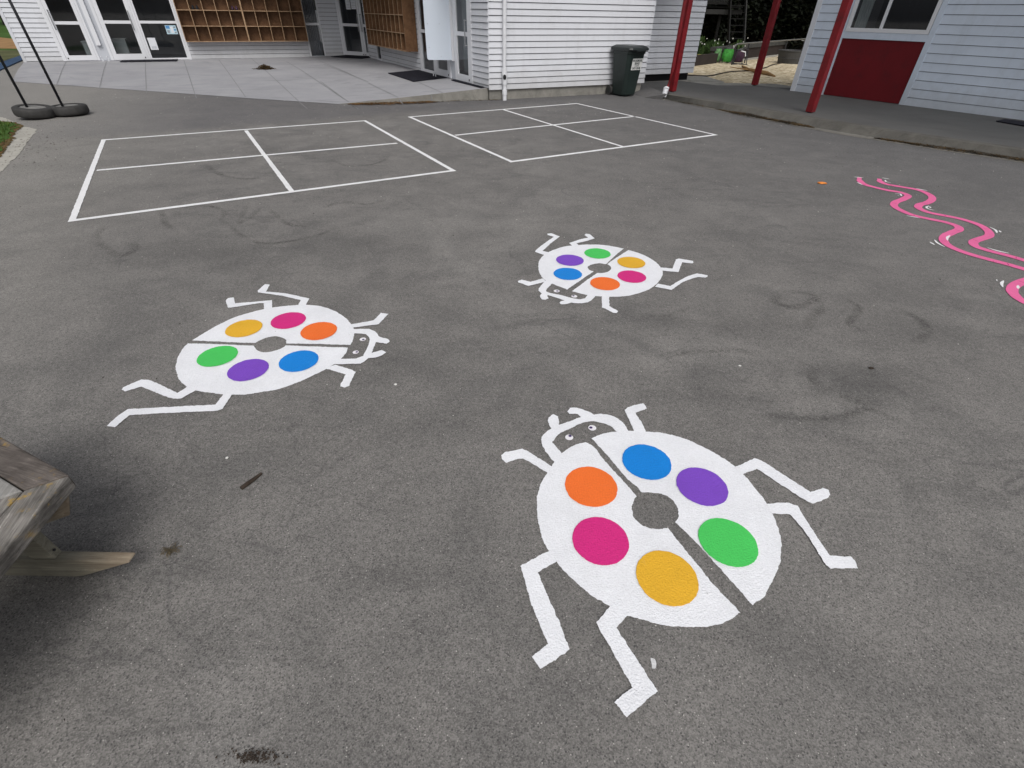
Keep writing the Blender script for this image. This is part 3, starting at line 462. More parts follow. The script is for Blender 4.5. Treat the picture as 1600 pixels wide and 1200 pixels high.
PADT = []
def padz(x, y):
    for (x1, y1, z1), (x2, y2, z2), (x3, y3, z3) in PADT:
        if x < min(x1, x2, x3)-.001 or x > max(x1, x2, x3)+.001 or y < min(y1, y2, y3)-.001 or y > max(y1, y2, y3)+.001: continue
        d = (y2-y3)*(x1-x3)+(x3-x2)*(y1-y3)
        if abs(d) < 1e-9: continue
        a = ((y2-y3)*(x-x3)+(x3-x2)*(y-y3))/d; b = ((y3-y1)*(x-x3)+(x1-x3)*(y-y3))/d
        if a > -.01 and b > -.01 and a+b < 1.01: return a*z1+b*z2+(1-a-b)*z3
    return 0.0
def D2(a): return Vector((math.cos(math.radians(a)), math.sin(math.radians(a))))
class Wall:
    def __init__(s, A, ang, side=1):
        s.A = Vector(A); s.d = D2(ang); s.n = Vector((s.d.y, -s.d.x))*side
    def __call__(s, a, o, z):
        p = s.A+s.d*a+s.n*o; return (p.x, p.y, z)
WL = Wall((-11.059, 19.795), 25.5)
WS = Wall((-.630, 12.659), 119.6, -1)
WF = Wall((-.630, 12.659), 27)
WD = Wall((-6.492, 21.928), -32.8)
W2 = Wall((3.516, 15.927), 27)
WR = Wall((6.916, 14.267), -55.9)
def xy(p): return (p[0], p[1])
P2 = (-6.95, 21.72); P3 = (-6.492, 21.928)
LC = xy(WL(-4.53, 0, 0))
front = [(-12.85, 14.42), (-11.0, 13.86), (-9, 13.25), (-7, 12.66), (-5.88, 12.3), (-4.8, 12.0), (-3.74, 11.72), (-2.9, 11.95), (-2.1, 12.21), (-1.3, 12.5), (-.66, 12.73)]
back = [xy(WL(-4.6, -.1, 0)), xy(WL(-2.5, -.1, 0)), xy(WL(0, -.1, 0)), xy(WL(2, -.1, 0)), xy(WL(4.5, -.1, 0)), xy(WD(.1, -.1, 0)), xy(WD(1.0, -.1, 0)), xy(WD(1.9, -.1, 0)), xy(WS(7.4, -.1, 0)), xy(WS(4, -.1, 0)), xy(WS(.06, -.12, 0))]
m = MB(); NR = 12; n = len(front)
def dens(ch):
    o = []
    for a, b in zip(ch[:-1], ch[1:]):
        for j in range(2): o.append((a[0]+(b[0]-a[0])*j/2, a[1]+(b[1]-a[1])*j/2))
    return o+[ch[-1]]
fr_, bk_ = dens(front), dens(back); n = len(fr_); vs = []
for i in range(NR+1):
    t = i/NR
    for k in range(n):
        x = fr_[k][0]+(bk_[k][0]-fr_[k][0])*t; y = fr_[k][1]+(bk_[k][1]-fr_[k][1])*t
        zf = .006+.225*max(0, (fr_[k][0]+3.74)/3.08); zb = .145+.09*min(1, max(0, (bk_[k][0]+9)/4)); tt = t*1.5 if t < .5 else .75+.5*(t-.5)
        vs.append((x, y, zf+(zb-zf)*(.75*tt+.25*t) if zb > zf else zf))
fs = [(i*n+k, i*n+k+1, (i+1)*n+k+1, (i+1)*n+k) for i in range(NR) for k in range(n-1)]
for f in fs: PADT += [(vs[f[0]], vs[f[1]], vs[f[2]]), (vs[f[0]], vs[f[2]], vs[f[3]])]
m.add(vs, fs)
tag(m.build('pavement', 'concrete', smooth=True), kind='structure')
# raised edge of the pad
m = MB(); ch = [p for p in fr_ if p[0] >= -3.75]
for a, b in zip(ch[:-1], ch[1:]):
    m.add([(a[0], a[1]-.004, -.02), (b[0], b[1]-.004, -.02), (b[0], b[1]-.004, padz(*b)+.002), (a[0], a[1]-.004, padz(*a)+.002)], [(0, 1, 2, 3)])
tag(m.build('pavement_edge', 'found'), kind='structure')
m = MB(); m.box(-.012, .012, -.012, .0, 0, padz(-1.9, 12.28)-.01, lambda x, y, z: (-1.87+x*.94, 12.268+y+x*.33, z))
for j in D['joints']:
    ribbon(m, j, .018, .005, .3, .002, False, padz)
tag(m.build('pavement_joints', 'joint'), kind='structure')

# ------------------------------------------------------------------ courts and painted creatures
def court(corners, mids, label, wd=.060):
    c = corners; cx = sum(p[0] for p in c)/4; cy = sum(p[1] for p in c)/4
    root = thing('court_marking', (cx, cy, 0), label, 'ground marking', 'four-square courts painted on the asphalt')
    z = .004
    def q(a, b, w_, z_=z, ext=0):
        a = Vector(a); b = Vector(b); d = (b-a).normalized(); a = a-d*ext; b = b+d*ext
        mm = MB(); ribbon(mm, [a, b], w_, z_, .04, .0035, False); mm.build('line', 'white_line', root)
    q(c[0], c[1], wd*1.15, ext=wd/2); q(c[2], c[3], wd*1.1, ext=wd/2)
    q(c[1], c[2], wd*.95, z+.001, ext=-wd*.4); q(c[3], c[0], wd*.95, z+.001, ext=-wd*.4)
    q(mids[0], mids[1], wd*.9, z+.002, ext=-wd*.4); q(mids[2], mids[3], wd*1.1, z+.001, ext=-wd*.4)
court(D['sq1'], D['mid1'], 'white four-square court painted nearer the camera, left of the other court')
court(D['sq2'], D['mid2'], 'white four-square court painted in front of the green wheelie bin')

def circle(cx, cy, r, n=28): return [(cx+r*math.cos(2*math.pi*k/n), cy+r*math.sin(2*math.pi*k/n)) for k in range(n)]
def bug(key, label):
    d = D['bug_'+key]; sp = d['spots']; cx = sum(s[0] for s in sp.values())/6; cy = sum(s[1] for s in sp.values())/6
    r = thing('painted_ladybug', (cx, cy, 0), label, 'ground painting', 'ladybugs painted on the asphalt')
    for h in d['halves']: painted('wing_case', h, .004, 'white_paint', r)
    for k, h in enumerate(d['legs']): painted('leg', h, .0052+.0002*k, 'white_paint', r, corner=30)
    painted('head', d['head'], .0066, 'white_paint', r)
    for h in d['horns']: painted('antenna', h, .0072, 'white_paint', r)
    for c, s in sp.items():
        o = painted('spot', circle(*s), .0074, c, r, amp=.0018); o['label'] = c+' round spot'
    for (ex, ey, er), pp in d['eyes']:
        e = painted('eye', circle(ex, ey, er, 14), .0055, 'eye_white', r, amp=.0006)
        painted('pupil', circle(pp[0], pp[1], er*.42, 10), .0075, 'pupil', e, step=.004, amp=.0003)
bug('big', 'largest white ladybug with coloured spots, nearest the camera at lower right')
bug('left', 'white ladybug with coloured spots on the left, long legs trailing toward the bench')
bug('top', 'smallest-looking white ladybug with coloured spots, farthest, below the white court lines')

c0 = D['snake1'][8]
sn = thing('painted_snake', (c0[0], c0[1], 0), 'wavy pink snake outline painted on the asphalt at the right edge', 'ground painting')
for k in ('snake1', 'snake2'):
    mm = MB(); ribbon(mm, D[k], lambda t: .074 if t > .03 else .05, .004, .02, .002, corner=90); mm.build('body_line', 'snake_pink', sn)
for k in ('snake1', 'snake2'):
    P = catmull(D[k], False, .05, 90)
    for i in range(6, len(P)-3, 8):
        d = (P[i+1]-P[i]).normalized(); nn = Vector((-d.y, d.x)); j = random.uniform(-.3, .3)
        a = P[i]+nn*.022+d*j*.04; b = P[i]-nn*.022-d*j*.04
        mm = MB(); ribbon(mm, [a, b], .005, .0052, .01, .0006, False); mm.build('scale_mark', 'snake_mark', sn)
for a in D['accents']:
    mm = MB(); ribbon(mm, a, lambda t: .006+.016*math.sin(math.pi*min(1, max(0, t))), .0046, .02, .0012, corner=100); mm.build('white_stroke', 'white_line', sn)

def mark_mat(name, col, amt):
    t = NT(name); at_ = t.n.new('ShaderNodeAttribute'); at_.attribute_name = 'fade'
    f = t.math('MULTIPLY', t.math('MULTIPLY', at_.outputs['Fac'], t.math('MULTIPLY', t.gray(t.noise(4, 5, .7), .36, .62), t.gray(t.noise(60, 4, .8), .38, .58))), amt)
    t.color(col); t.rough(.85, .2); t.l.new(f, t.b.inputs['Alpha']); return t.m
M['mark_dark'] = mark_mat('rubber_scuff', (.070, .067, .065), .46); M['mark_pale'] = mark_mat('pale_scratch', (.36, .345, .32), .35)
def soft_mark(m, fade, pts, w_, z):
    P = catmull(pts, False, .04, 120); k0 = len(m.v); n = len(P); L = []; 
    for i, p in enumerate(P):
        d = (P[min(i+1, n-1)]-P[max(i-1, 0)]).normalized(); nn = Vector((-d.y, d.x)); j = .012*mnoise.noise(Vector((p.x*3, p.y*3, 4)))
        for q, a in ((-1, 0), (-.35, 1), (.35, 1), (1, 0)):
            L.append((p.x+nn.x*(w_*q+j), p.y+nn.y*(w_*q+j), z)); fade.append(a*min(1, 6*i/n, 6*(n-1-i)/n))
    m.add(L, [(i*4+k, i*4+k+1, (i+1)*4+k+1, (i+1)*4+k) for i in range(n-1) for k in range(3)])
for key, mt, w_, lb in (('marks', 'mark_dark', .040, 'dark looping rubber scuffs on the asphalt'), ('pale', 'mark_pale', .012, 'faint pale scratches on the asphalt')):
    m = MB(); fd = []
    for k, p in enumerate(D[key]): soft_mark(m, fd, p, w_*(.8+.5*((k*7) % 5)/5), .0022+.00012*k)
    o = m.build('scuff_marks', mt, autofix=False); at_ = o.data.attributes.new('fade', 'FLOAT', 'POINT'); at_.data.foreach_set('value', fd)
    tag(o, lb, 'scuff marks', kind='stuff')

# ------------------------------------------------------------------ weatherboards
def boards(m, W, s0, s1, z0, z1, base, pitch, depth=.02, cap=True, gap=.013):
    k0 = math.floor((z0-base)/pitch+1e-6); z = base+k0*pitch
    while z < z1-1e-4:
        a = max(z, z0); b = min(z+pitch, z1)
        oa = depth*(1-.85*(a-z)/pitch); ob = depth*(1-.85*(b-z)/pitch)
        gz = b-gap if (b-a) > gap*2 and b < z1-1e-4 else b
        m.add([W(s0, oa, a), W(s1, oa, a), W(s1, ob, gz), W(s0, ob, gz), W(s0, -.02, a), W(s1, -.02, a), W(s1, -.02, b), W(s0, -.02, b)],
              [(0, 1, 2, 3), (4, 5, 1, 0)] + ([(4, 0, 3, 7), (1, 5, 6, 2)] if cap else []))
        if gz < b:
            m.cur = 1; m.add([W(s0, ob, gz), W(s1, ob, gz), W(s1, -.012, gz+.001), W(s0, -.012, gz+.001), W(s1, -.012, b+.003), W(s0, -.012, b+.003)], [(0, 1, 2, 3), (3, 2, 4, 5)]); m.cur = 0
        z += pitch
TOP = 2.75
def leaf_door(W, s0, s1, z0, z1, rail, parent, name='door', st=.10, bot=.15, o=.02, handle=None, lab=None):
    m = MB(); t = .02
    m.box(s0, s0+st, o-.045, o, z0, z1, W); m.box(s1-st, s1, o-.045, o, z0, z1, W)
    m.box(s0+st, s1-st, o-.045, o-.001, z0, z0+bot, W); m.box(s0+st, s1-st, o-.045, o-.001, rail, rail+.08, W); m.box(s0+st, s1-st, o-.045, o-.001, z1-.1, z1, W)
    d = m.build(name, 'alum', parent)
    if lab: d['label'] = lab
    for a, b in ((z0+bot, rail), (rail+.08, z1-.1)):
        g = MB(); g.add([W(s0+st-.002, o-.03, a), W(s1-st+.002, o-.03, a), W(s1-st+.002, o-.03, b), W(s0+st-.002, o-.03, b)], [(0, 1, 2, 3)]); g.build('pane', 'glass', d)
    if handle is not None:
        h = MB(); h.tube([W(handle, o+.06, .95), W(handle, o+.06, 1.45)], .013, 8)
        for zz in (.97, 1.43): h.tube([W(handle, o-.002, zz), W(handle, o+.06, zz)], .010, 8)
        h.build('handle', 'screw', d)
    k = MB(); kx = (s1-st/2) if handle is not None and handle > (s0+s1)/2 else s0+st/2
    k.box(kx-.014, kx+.014, o, o+.012, z0+.04, z0+.075, W); k.build('lock', 'dark_metal', d)
    return d
def window(W, s0, s1, z0, z1, rails, parent, fr=.05, o=.02, mull=()):
    m = MB()
    m.box(s0, s0+fr, o-.05, o, z0, z1, W); m.box(s1-fr, s1, o-.05, o, z0, z1, W)
    m.box(s0+fr, s1-fr, o-.05, o-.001, z0, z0+fr, W); m.box(s0+fr, s1-fr, o-.05, o-.001, z1-fr, z1, W)
    for r in rails: m.box(s0+fr, s1-fr, o-.05, o-.001, r, r+.07, W)
    for q in mull: m.box(q-.025, q+.025, o-.05, o-.002, z0+fr, z1-fr, W)
    f = m.build('window', 'alum', parent)
    ed = [z0+fr]+[e for r in rails for e in (r, r+.07)]+[z1-fr]; se = [s0+fr]+[e for q in mull for e in (q-.025, q+.025)]+[s1-fr]
    for a, b in zip(ed[::2], ed[1::2]):
        for c, d in zip(se[::2], se[1::2]):
            g = MB(); g.add([W(c-.002, o-.03, a), W(d+.002, o-.03, a), W(d+.002, o-.03, b), W(c-.002, o-.03, b)], [(0, 1, 2, 3)]); g.build('pane', 'glass', f)
    return f

school = thing('school_building', (-4, 18, 0), 'white weatherboard classroom block with glazed doors wrapping round the concrete pad', 'building')
# walls
m = MB(); boards(m, WL, -4.53, -3.57, .13, TOP, .166-.12, .12); m.box(-3.57, -.0, -.02, .0, 2.32, TOP, WL); boards(m, WL, -3.57, .0, 2.32, TOP, .046, .12); boards(m, WL, .0, 3.84, .14, TOP, .046, .12)
boards(m, WL, 3.84, 4.40, 2.32, TOP, .046, .12); boards(m, WL, 4.40, 4.47, .13, TOP, .046, .12)
m.box(-4.58, -4.50, -.05, .026, .10, TOP, WL); m.build('wall', ['board', 'board_gap_shade'], school)
m = MB(); dv = Vector(xy(WD(0, 0, 0)))-Vector(xy(WL(4.47, 0, 0))); WRc = Wall(xy(WL(4.47, 0, 0)), math.degrees(math.atan2(dv.y, dv.x)))
boards(m, WRc, 0, dv.length, .14, TOP, .046, .12); m.build('wall', ['board', 'board_gap_shade'], school)
m = MB(); boards(m, WS, .0, .80, .24, TOP, .184, .112); boards(m, WS, .80, 4.20, 2.38, TOP, .184, .112); boards(m, WS, 4.20, 7.86, .22, TOP, .184, .112); boards(m, WS, 7.86, 9.4, 2.38, TOP, .184, .112)
boards(m, WS, 8.35, 9.4, .2, 2.38, .184, .112); m.build('wall', ['board', 'board_gap_shade'], school)
m = MB(); boards(m, WF, -.0, 4.32, .204, TOP, .204, .1115); m.build('wall', ['board', 'board_gap_shade'], school)
m = MB(); m.box(.02, 4.26, -.2, -.025, -.02, .215, WF)
m.build('footing_and_shadow_gap', 'found', school)
m = MB(); WE = Wall(xy(WF(4.32, 0, 0)), 117); boards(m, WE, 0, 1.5, .204, TOP, .204, .1115); m.build('wall', ['board', 'board_gap_shade'], school)
m = MB(); boards(m, W2, -.6, 1.717, .275, TOP, .275, .1265)
m.build('wall', ['board', 'board_gap_shade'], school)
WE2 = Wall(xy(W2(1.717, 0, 0)), 117); m = MB(); boards(m, WE2, 0, 6, .275, TOP, .275, .1265); m.build('wall', ['board', 'board_gap_shade'], school)
m = MB(); m.box(-.6, 1.69, -.35, -.16, -.02, .28, W2); m.build('footing_and_shadow_gap', 'black', school)  # black box painted in for the shadow gap below the boards
m = MB(); m.box(-.6, 1.60, -.1, .12, -.02, .095, W2); m.build('footing_and_shadow_gap', 'found', school)
m = MB(); boards(m, WD, 0, 1.85, 2.35, TOP, .1, .12); m.box(1.79, 2.2, -.03, .0, .1, TOP, WD); m.build('wall', ['board', 'board_gap_shade'], school)
# threshold boards under left doors
for q_ in ((-3.57, -.04, -.08, -.02, .05, .2, WL), (3.84, 4.40, -.08, -.02, .05, .2, WL), (0, 1.79, -.08, -.03, .05, .23, WD), (.8, 4.2, -.08, -.03, .1, .26, WS)):
    m = MB(); m.box(*q_); m.build('sill', 'alum', school)
# doors left wall
m = MB(); m.box(-3.57, -3.475, -.06, .024, .155, 2.32, WL); m.box(-2.66, -2.60, -.06, .024, .155, 2.32, WL); m.box(-2.30, -2.22, -.06, .024, .155, 2.32, WL); m.box(-1.27, -1.20, -.06, .024, .155, 2.32, WL)
m.box(-3.475, -1.20, -.06, .022, 2.26, 2.32, WL); m.box(-.075, -.0, -.06, .03, .14, 2.32, WL); m.build('door_frame', 'alum', school)
m = MB(); m.box(-2.60, -2.30, -.06, .0, .155, 2.32, WL); m.build('infill_panel', 'infill', school)
leaf_door(WL, -3.47, -2.665, .165, 2.26, 1.085, school, st=.10, bot=.135, handle=-3.40)
leaf_door(WL, -2.215, -1.275, .165, 2.26, 1.115, school, st=.115, bot=.16, handle=-1.36)
window(WL, -1.195, -.08, .15, 2.32, (1.125,), school, .05)
window(WL, 3.845, 4.40, .14, 2.32, (1.105,), school, .05)
m = MB(); m.box(-2.53, -2.41, .002, .09, .56, 2.75, WL); m.build('downpipe', 'pvc', school)
# diagonal doors
m = MB(); m.box(0, .09, -.06, .024, .21, 2.35, WD); m.box(1.74, 1.80, -.06, .024, .21, 2.35, WD); m.box(.09, 1.74, -.06, .022, 2.29, 2.35, WD); m.build('door_frame', 'alum', school)
leaf_door(WD, .09, 1.13, .215, 2.29, 1.09, school, st=.10, bot=.13, handle=1.06)
leaf_door(WD, 1.14, 1.74, .215, 2.29, 1.09, school, st=.10, bot=.13, handle=1.21)
window(WS, 7.86, 8.35, .22, 2.38, (1.15,), school, .05)
# doors shade wall
m = MB(); m.box(.80, .93, -.06, .024, .24, 2.38, WS); m.box(1.72, 1.78, -.06, .024, .24, 2.38, WS); m.box(2.08, 2.14, -.06, .024, .24, 2.38, WS); m.box(3.06, 3.13, -.06, .024, .24, 2.38, WS); m.box(4.07, 4.17, -.06, .03, .24, 2.38, WS); m.box(.93, 4.07, -.06, .022, 2.32, 2.38, WS)
m.build('door_frame', 'alum', school)
m = MB(); m.box(1.78, 2.08, -.06, .0, .24, 2.38, WS); m.build('infill_panel', 'infill', school)
leaf_door(WS, .935, 1.715, .245, 2.32, 1.14, school, st=.085, bot=.14, handle=1.02)
leaf_door(WS, 2.145, 3.055, .245, 2.32, 1.14, school, st=.12, bot=.14)
window(WS, 3.135, 4.065, .24, 2.32, (1.12,), school, .06)
# downpipe on the front wall
m = MB(); m.tube([WF(.34, .075, .62), WF(.34, .075, 2.75)], .042, 16)
m.tube([WF(.34, .075, .50), WF(.34, .075, .62)], [.058, .050], 16); m.tube([WF(.345, .085, .30), WF(.345, .085, .50)], [.050, .058], 16)
m.tube([WF(.345, .085, .20), WF(.345, .085, .30)], .040, 16); m.tube([WF(.345, .085, .11), WF(.345, .085, .20)], .056, 16); m.tube([WF(.345, .085, -.01), WF(.345, .085, .108)], .046, 16)
dp = m.build('downpipe', 'pvc', school, smooth=False)
m = MB(); hc = Vector(WF(.345, .085, .45)); vd = Vector((-hc.x, -hc.y, 0)).normalized(); sd_ = Vector((-vd.y, vd.x, 0))
m.add([hc+vd*.0585+sd_*.036*math.cos(a)+Vector((0, 0, .05*math.sin(a))) for a in [2*math.pi*k/20 for k in range(20)]], [tuple(range(20))]); m.build('overflow_opening', 'black', dp)
m = MB()
for zz in (.75, 2.0): m.box(.285, .395, .0, .03, zz, zz+.02, WF)
m.build('pipe_clip', 'pvc', dp)
# roof + canopy over the doors alcove
RP = [xy(WL(-5, .35, 0)), xy(WL(2.2, .35, 0)), xy(WS(3.2, .7, 0)), xy(WS(-.2, .3, 0)), xy(WF(4.6, .3, 0)), xy(WE2(0, .3, 0)), xy(WE2(9, .3, 0)), (-8, 34), (-19, 29)]
m = MB(); m.prism(RP, TOP, TOP+.16); m.build('roof', 'roof', school)
# rooms behind the glass
def room(W, s0, s1, dep, fl):
    m = MB(); m.add([W(s0, -.12, fl), W(s1, -.12, fl), W(s1, -dep, fl), W(s0, -dep, fl)], [(0, 1, 2, 3)]); m.build('room_floor', 'interior_floor', school)
    m = MB(); m.add([W(s0, -.12, fl), W(s0, -dep, fl), W(s1, -dep, fl), W(s1, -.12, fl), W(s0, -.12, TOP), W(s0, -dep, TOP), W(s1, -dep, TOP), W(s1, -.12, TOP)], [(0, 1, 5, 4), (1, 2, 6, 5), (2, 3, 7, 6)]); m.build('room_wall', 'interior', school)
room(WL, -4.4, 4.3, 3.2, .12); room(WD, .02, 1.8, 1.2, .2); room(WS, .5, 4.4, 2.0, .2); room(WS, 7.5, 9.0, 1, .2)
for W_, a, b, o0, o1, zt, lab in ((WL, -2.98, -2.55, -.9, -.4, .62, 'low pale cabinet behind the leftmost glazed door'), (WL, -2.15, -1.8, -1.0, -.5, .68, 'low grey cabinet behind the second glazed door'), (WD, .62, 1.05, -.9, -.4, .85, 'pale cabinet behind the diagonal corner doors')):
    c = thing('cabinet', W_((a+b)/2, (o0+o1)/2, .12), lab, 'cabinet'); m = MB(); m.box(a, b, o0, o1, .14, zt, W_); m.build('body', 'cabinet', c)
    m = MB(); m.box(a-.02, b+.02, o0-.02, o1+.02, zt+.001, zt+.03, W_); m.build('top', 'cabinet', c)
cu = MB()
for k in range(14):
    a = 3.90+k*.03; cu.add([WL(a, -.2-.03*(k % 2), .15), WL(a+.03, -.2-.03*((k+1) % 2), .15), WL(a+.03, -.2-.03*((k+1) % 2), 2.3), WL(a, -.2-.03*(k % 2), 2.3)], [(0, 1, 2, 3)])
tag(cu.build('curtain', 'interior'), 'dark curtain inside the narrow window right of the long cubby shelf', 'curtain')
cu = MB()
for k in range(24):
    a = .95+k*.03; cu.add([WS(a, -.16-.03*(k % 2), .42), WS(a+.03, -.16-.03*((k+1) % 2), .42), WS(a+.03, -.16-.03*((k+1) % 2), 2.3), WS(a, -.16-.03*(k % 2), 2.3)], [(0, 1, 2, 3)])
tag(cu.build('curtain', 'curtain'), 'pale grey curtain inside the glazed door nearest the building corner', 'curtain')
# door stops (white hooks on the floor)
for W_, a, o, lab in ((WL, -2.52, .10, 'left of the pair of small white door stops by the left doors'), (WL, -2.36, .10, 'right of the pair of small white door stops by the left doors'), (WS, 2.75, .22, 'far one of two small white door stops by the hanging panel'), (WS, 2.60, .22, 'near one of two small white door stops by the hanging panel'), (WD, 1.66, .12, 'small white door stop at the diagonal doors')):
    z = padz(*xy(W_(a, o, 0))) or .17; m = MB(); m.tube([W_(a, o, z), W_(a, o, z+.10), W_(a-.02, o+.04, z+.12)], .012, 8); m.tube([W_(a, o, z), W_(a, o, z+.015)], .03, 10)
    tag(m.build('door_stop', 'pvc'), lab, 'door stop', 'white door stops on the pad')
# hanging white panel
pn = thing('white_panel', WS(1.9, .35, .64), 'large white sheet panel standing out from the wall beside the doors', 'panel')
WP = Wall(xy(WS(1.90, 0, 0)), 119.6-90+180)
m = MB(); r_ = .05; pts = [(.0, .636)]+[(.685-r_+r_*math.sin(t), .655+r_-r_*math.cos(t)) for t in [0, .4, .8, 1.2, 1.57]]+[(.685, 2.3), (0, 2.3)]
k = len(pts); m.add([WP(a, 0, z) for a, z in pts]+[WP(a, -.018, z) for a, z in pts], [tuple(range(k)), tuple(range(2*k-1, k-1, -1))]+[(i, (i+1) % k, k+(i+1) % k, k+i) for i in range(k)])
m.build('sheet', 'white_panel', pn)
for a, z in ((.05, 1.35), (.33, 1.35), (.62, 1.35), (.62, .9), (.62, 1.8), (.05, .9), (.33, .72), (.05, 1.8)):
    for o in (.001,):
        m = MB(); m.tube([WP(a, 0, z), WP(a, .005, z)], .007, 8); m.tube([WP(a, -.018, z), WP(a, -.023, z)], .007, 8); m.build('screw', 'screw', pn)
m = MB(); m.box(-.0, .06, -.06, -.02, .62, 2.3, WP); m.build('bracket', 'alum', pn)

# ------------------------------------------------------------------ cubby shelves
def cubby(W, s0, s1, dep, zb, rows, cols, rp, label, heavy=None):
    root = thing('cubby_shelf', W((s0+s1)/2, dep/2, zb), label, 'shelf', 'timber cubby shelves on the outside walls')
    zt = zb+rows*rp; t = .018
    m = MB(); m.box(s0, s1, .024, .036, zb, zt, W); m.build('back_panel', 'ply_in', root)
    for k in range(rows+1):
        z = zb+k*rp; m = MB(); m.box(s0, s1, .036, dep-.012, z-t/2, z+t/2, W); m.cur = 1; m.box(s0, s1, dep-.012, dep, z-t/2-.002, z+t/2+.002, W); m.build('shelf_board', ['ply_in', 'ply'], root)
    for k in range(cols+1):
        a = s0+(s1-s0)*k/cols; tt = t*1.1 if k not in (heavy or ()) else .045
        m = MB(); m.box(a-tt/2, a+tt/2, .037, dep-.014, zb+.003, zt, W); m.cur = 1; m.box(a-tt/2, a+tt/2, dep-.014, dep-.0015, zb+.003, zt, W)
        o = m.build('side_panel' if k in (0, cols) else 'divider', ['ply_in', 'ply'], root)
    return root
cubby(WL, .012, 3.83, .33, .655, 5, 10, .416, 'long brown cubby shelf hung on the white wall between the left doors and narrow window', (5,))
cb2 = cubby(WS, 4.32, 8.03, .36, .685, 5, 10, .40, 'brown cubby shelf seen end-on, hung on the return wall near the diagonal doors')
m = MB(); m.box(4.295, 4.306, .026, .362, .675, 2.69, WS); e = m.build('end_panel', 'ply_in', cb2)
def shoe(W, s, o, z, mat, lab, group=None):
    t = thing('shoe', W(s, o, z), lab, 'shoe', group)
    m = MB(); n = 12
    prof = [(math.cos(2*math.pi*k/n)*.045, math.sin(2*math.pi*k/n)*.13) for k in range(n)]
    m.add([W(s+a, o+b, z) for a, b in prof]+[W(s+a, o+b, z+.022) for a, b in prof], [tuple(range(n)), tuple(range(n, 2*n))]+[(i, (i+1) % n, n+(i+1) % n, n+i) for i in range(n)]); m.build('sole', 'black', t)
    m = MB(); rings = []
    for j, (f, hh) in enumerate(((1, .023), (.95, .06), (.6, .10), (.45, .115))): rings.append([W(s+a*f, o+b*f-(.03 if j > 1 else 0), z+hh) for a, b in prof])
    vs = [p for r in rings for p in r]; m.add(vs, [(j*n+i, j*n+(i+1) % n, (j+1)*n+(i+1) % n, (j+1)*n+i) for j in range(3) for i in range(n)]+[tuple(3*n+i for i in range(n))]); m.build('upper', mat, t, smooth=True)
for s, mt, lb in ((.50, 'black', 'left shoe of the black pair in the second cubby from the left'), (.62, 'black', 'right shoe of the black pair in the second cubby from the left'), (1.66, 'bag_purple', 'left shoe of the dark red pair in the fifth cubby from the left'), (1.78, 'bag_purple', 'right shoe of the dark red pair in the fifth cubby from the left')):
    shoe(WL, s, .20, .655+2*.416+.012, mt, lb, 'shoes left in the cubbies')

# posters
def poster(W, s0, s1, z0, z1, o, lab, kind):
    t = thing('poster', W((s0+s1)/2, o, z0), lab, 'poster')
    m = MB(); m.box(s0, s1, o, o+.002, z0, z1, W); m.build('sheet', 'print_pale' if kind == 1 else 'paper', t)
    def bl(a, b, c, d, mt):
        q = MB(); q.box(s0+(s1-s0)*a, s0+(s1-s0)*b, o+.0025, o+.0035, z0+(z1-z0)*c, z0+(z1-z0)*d, W); q.build('printed_block', mt, t)
    if kind == 1: bl(.05, .4, .62, .95, 'print_blue'); bl(.08, .32, .1, .45, 'print_grey'); bl(.75, .92, .7, .88, 'print_grey'); bl(.75, .92, .4, .58, 'print_blue'); bl(.75, .92, .1, .28, 'print_grey'); bl(.45, .68, .15, .85, 'paper')
    elif kind == 2:
        for k in range(3): bl(.2, .8, .12+.07*k, .14+.07*k, 'print_grey')
    else:
        for k in range(5): bl(.12, .88, .15+.13*k, .18+.13*k, 'print_grey')
poster(WL, -.485, -.175, .845, 1.08, -.006, 'pale blue printed poster on the glass beside the cubby shelf', 1)
poster(WL, -1.10, -.88, .425, .75, -.006, 'small white notice low on the glass left of the blue poster', 2)
poster(WD, .50, .72, 1.57, 1.9, -.006, 'left paper notice on the glass of the diagonal doors', 3)
poster(WD, .76, .99, 1.58, 1.92, -.006, 'right paper notice on the glass of the diagonal doors', 3)

# door mats
def doormat(pts, lab, zz=None):
    z = [max(padz(*p), .10)+.010 for p in pts]; m = MB(); n = len(pts)
    m.add([(p[0], p[1], q) for p, q in zip(pts, z)]+[(p[0], p[1], q+.014) for p, q in zip(pts, z)], [tuple(range(n)), tuple(range(n, 2*n))]+[(i, (i+1) % n, n+(i+1) % n, n+i) for i in range(n)])
    tag(m.build('doormat', 'mat_rubber'), lab, 'doormat', 'dark doormats on the concrete pad')
doormat([xy(WL(-2.0, .62, 0)), xy(WL(-.42, .62, 0)), xy(WL(-.42, .06, 0)), xy(WL(-2.0, .06, 0))], 'dark doormat in front of the left glazed doors with the posters')
doormat([xy(WS(2.25, .06, 0)), xy(WS(2.25, .95, 0)), xy(WS(4.3, .95, 0)), xy(WS(4.3, .06, 0))], 'large dark doormat below the hanging white panel')
doormat([xy(WD(.15, .05, 0)), xy(WD(1.75, .05, 0)), xy(WD(1.75, .75, 0)), xy(WD(.15, .75, 0))], 'dark doormat at the diagonal corner doors')
doormat([xy(WS(.15, .04, 0)), xy(WS(.15, .12, 0)), xy(WS(1.75, .16, 0)), xy(WS(1.75, .04, 0))], 'thin dark strip mat along the door nearest the building corner')

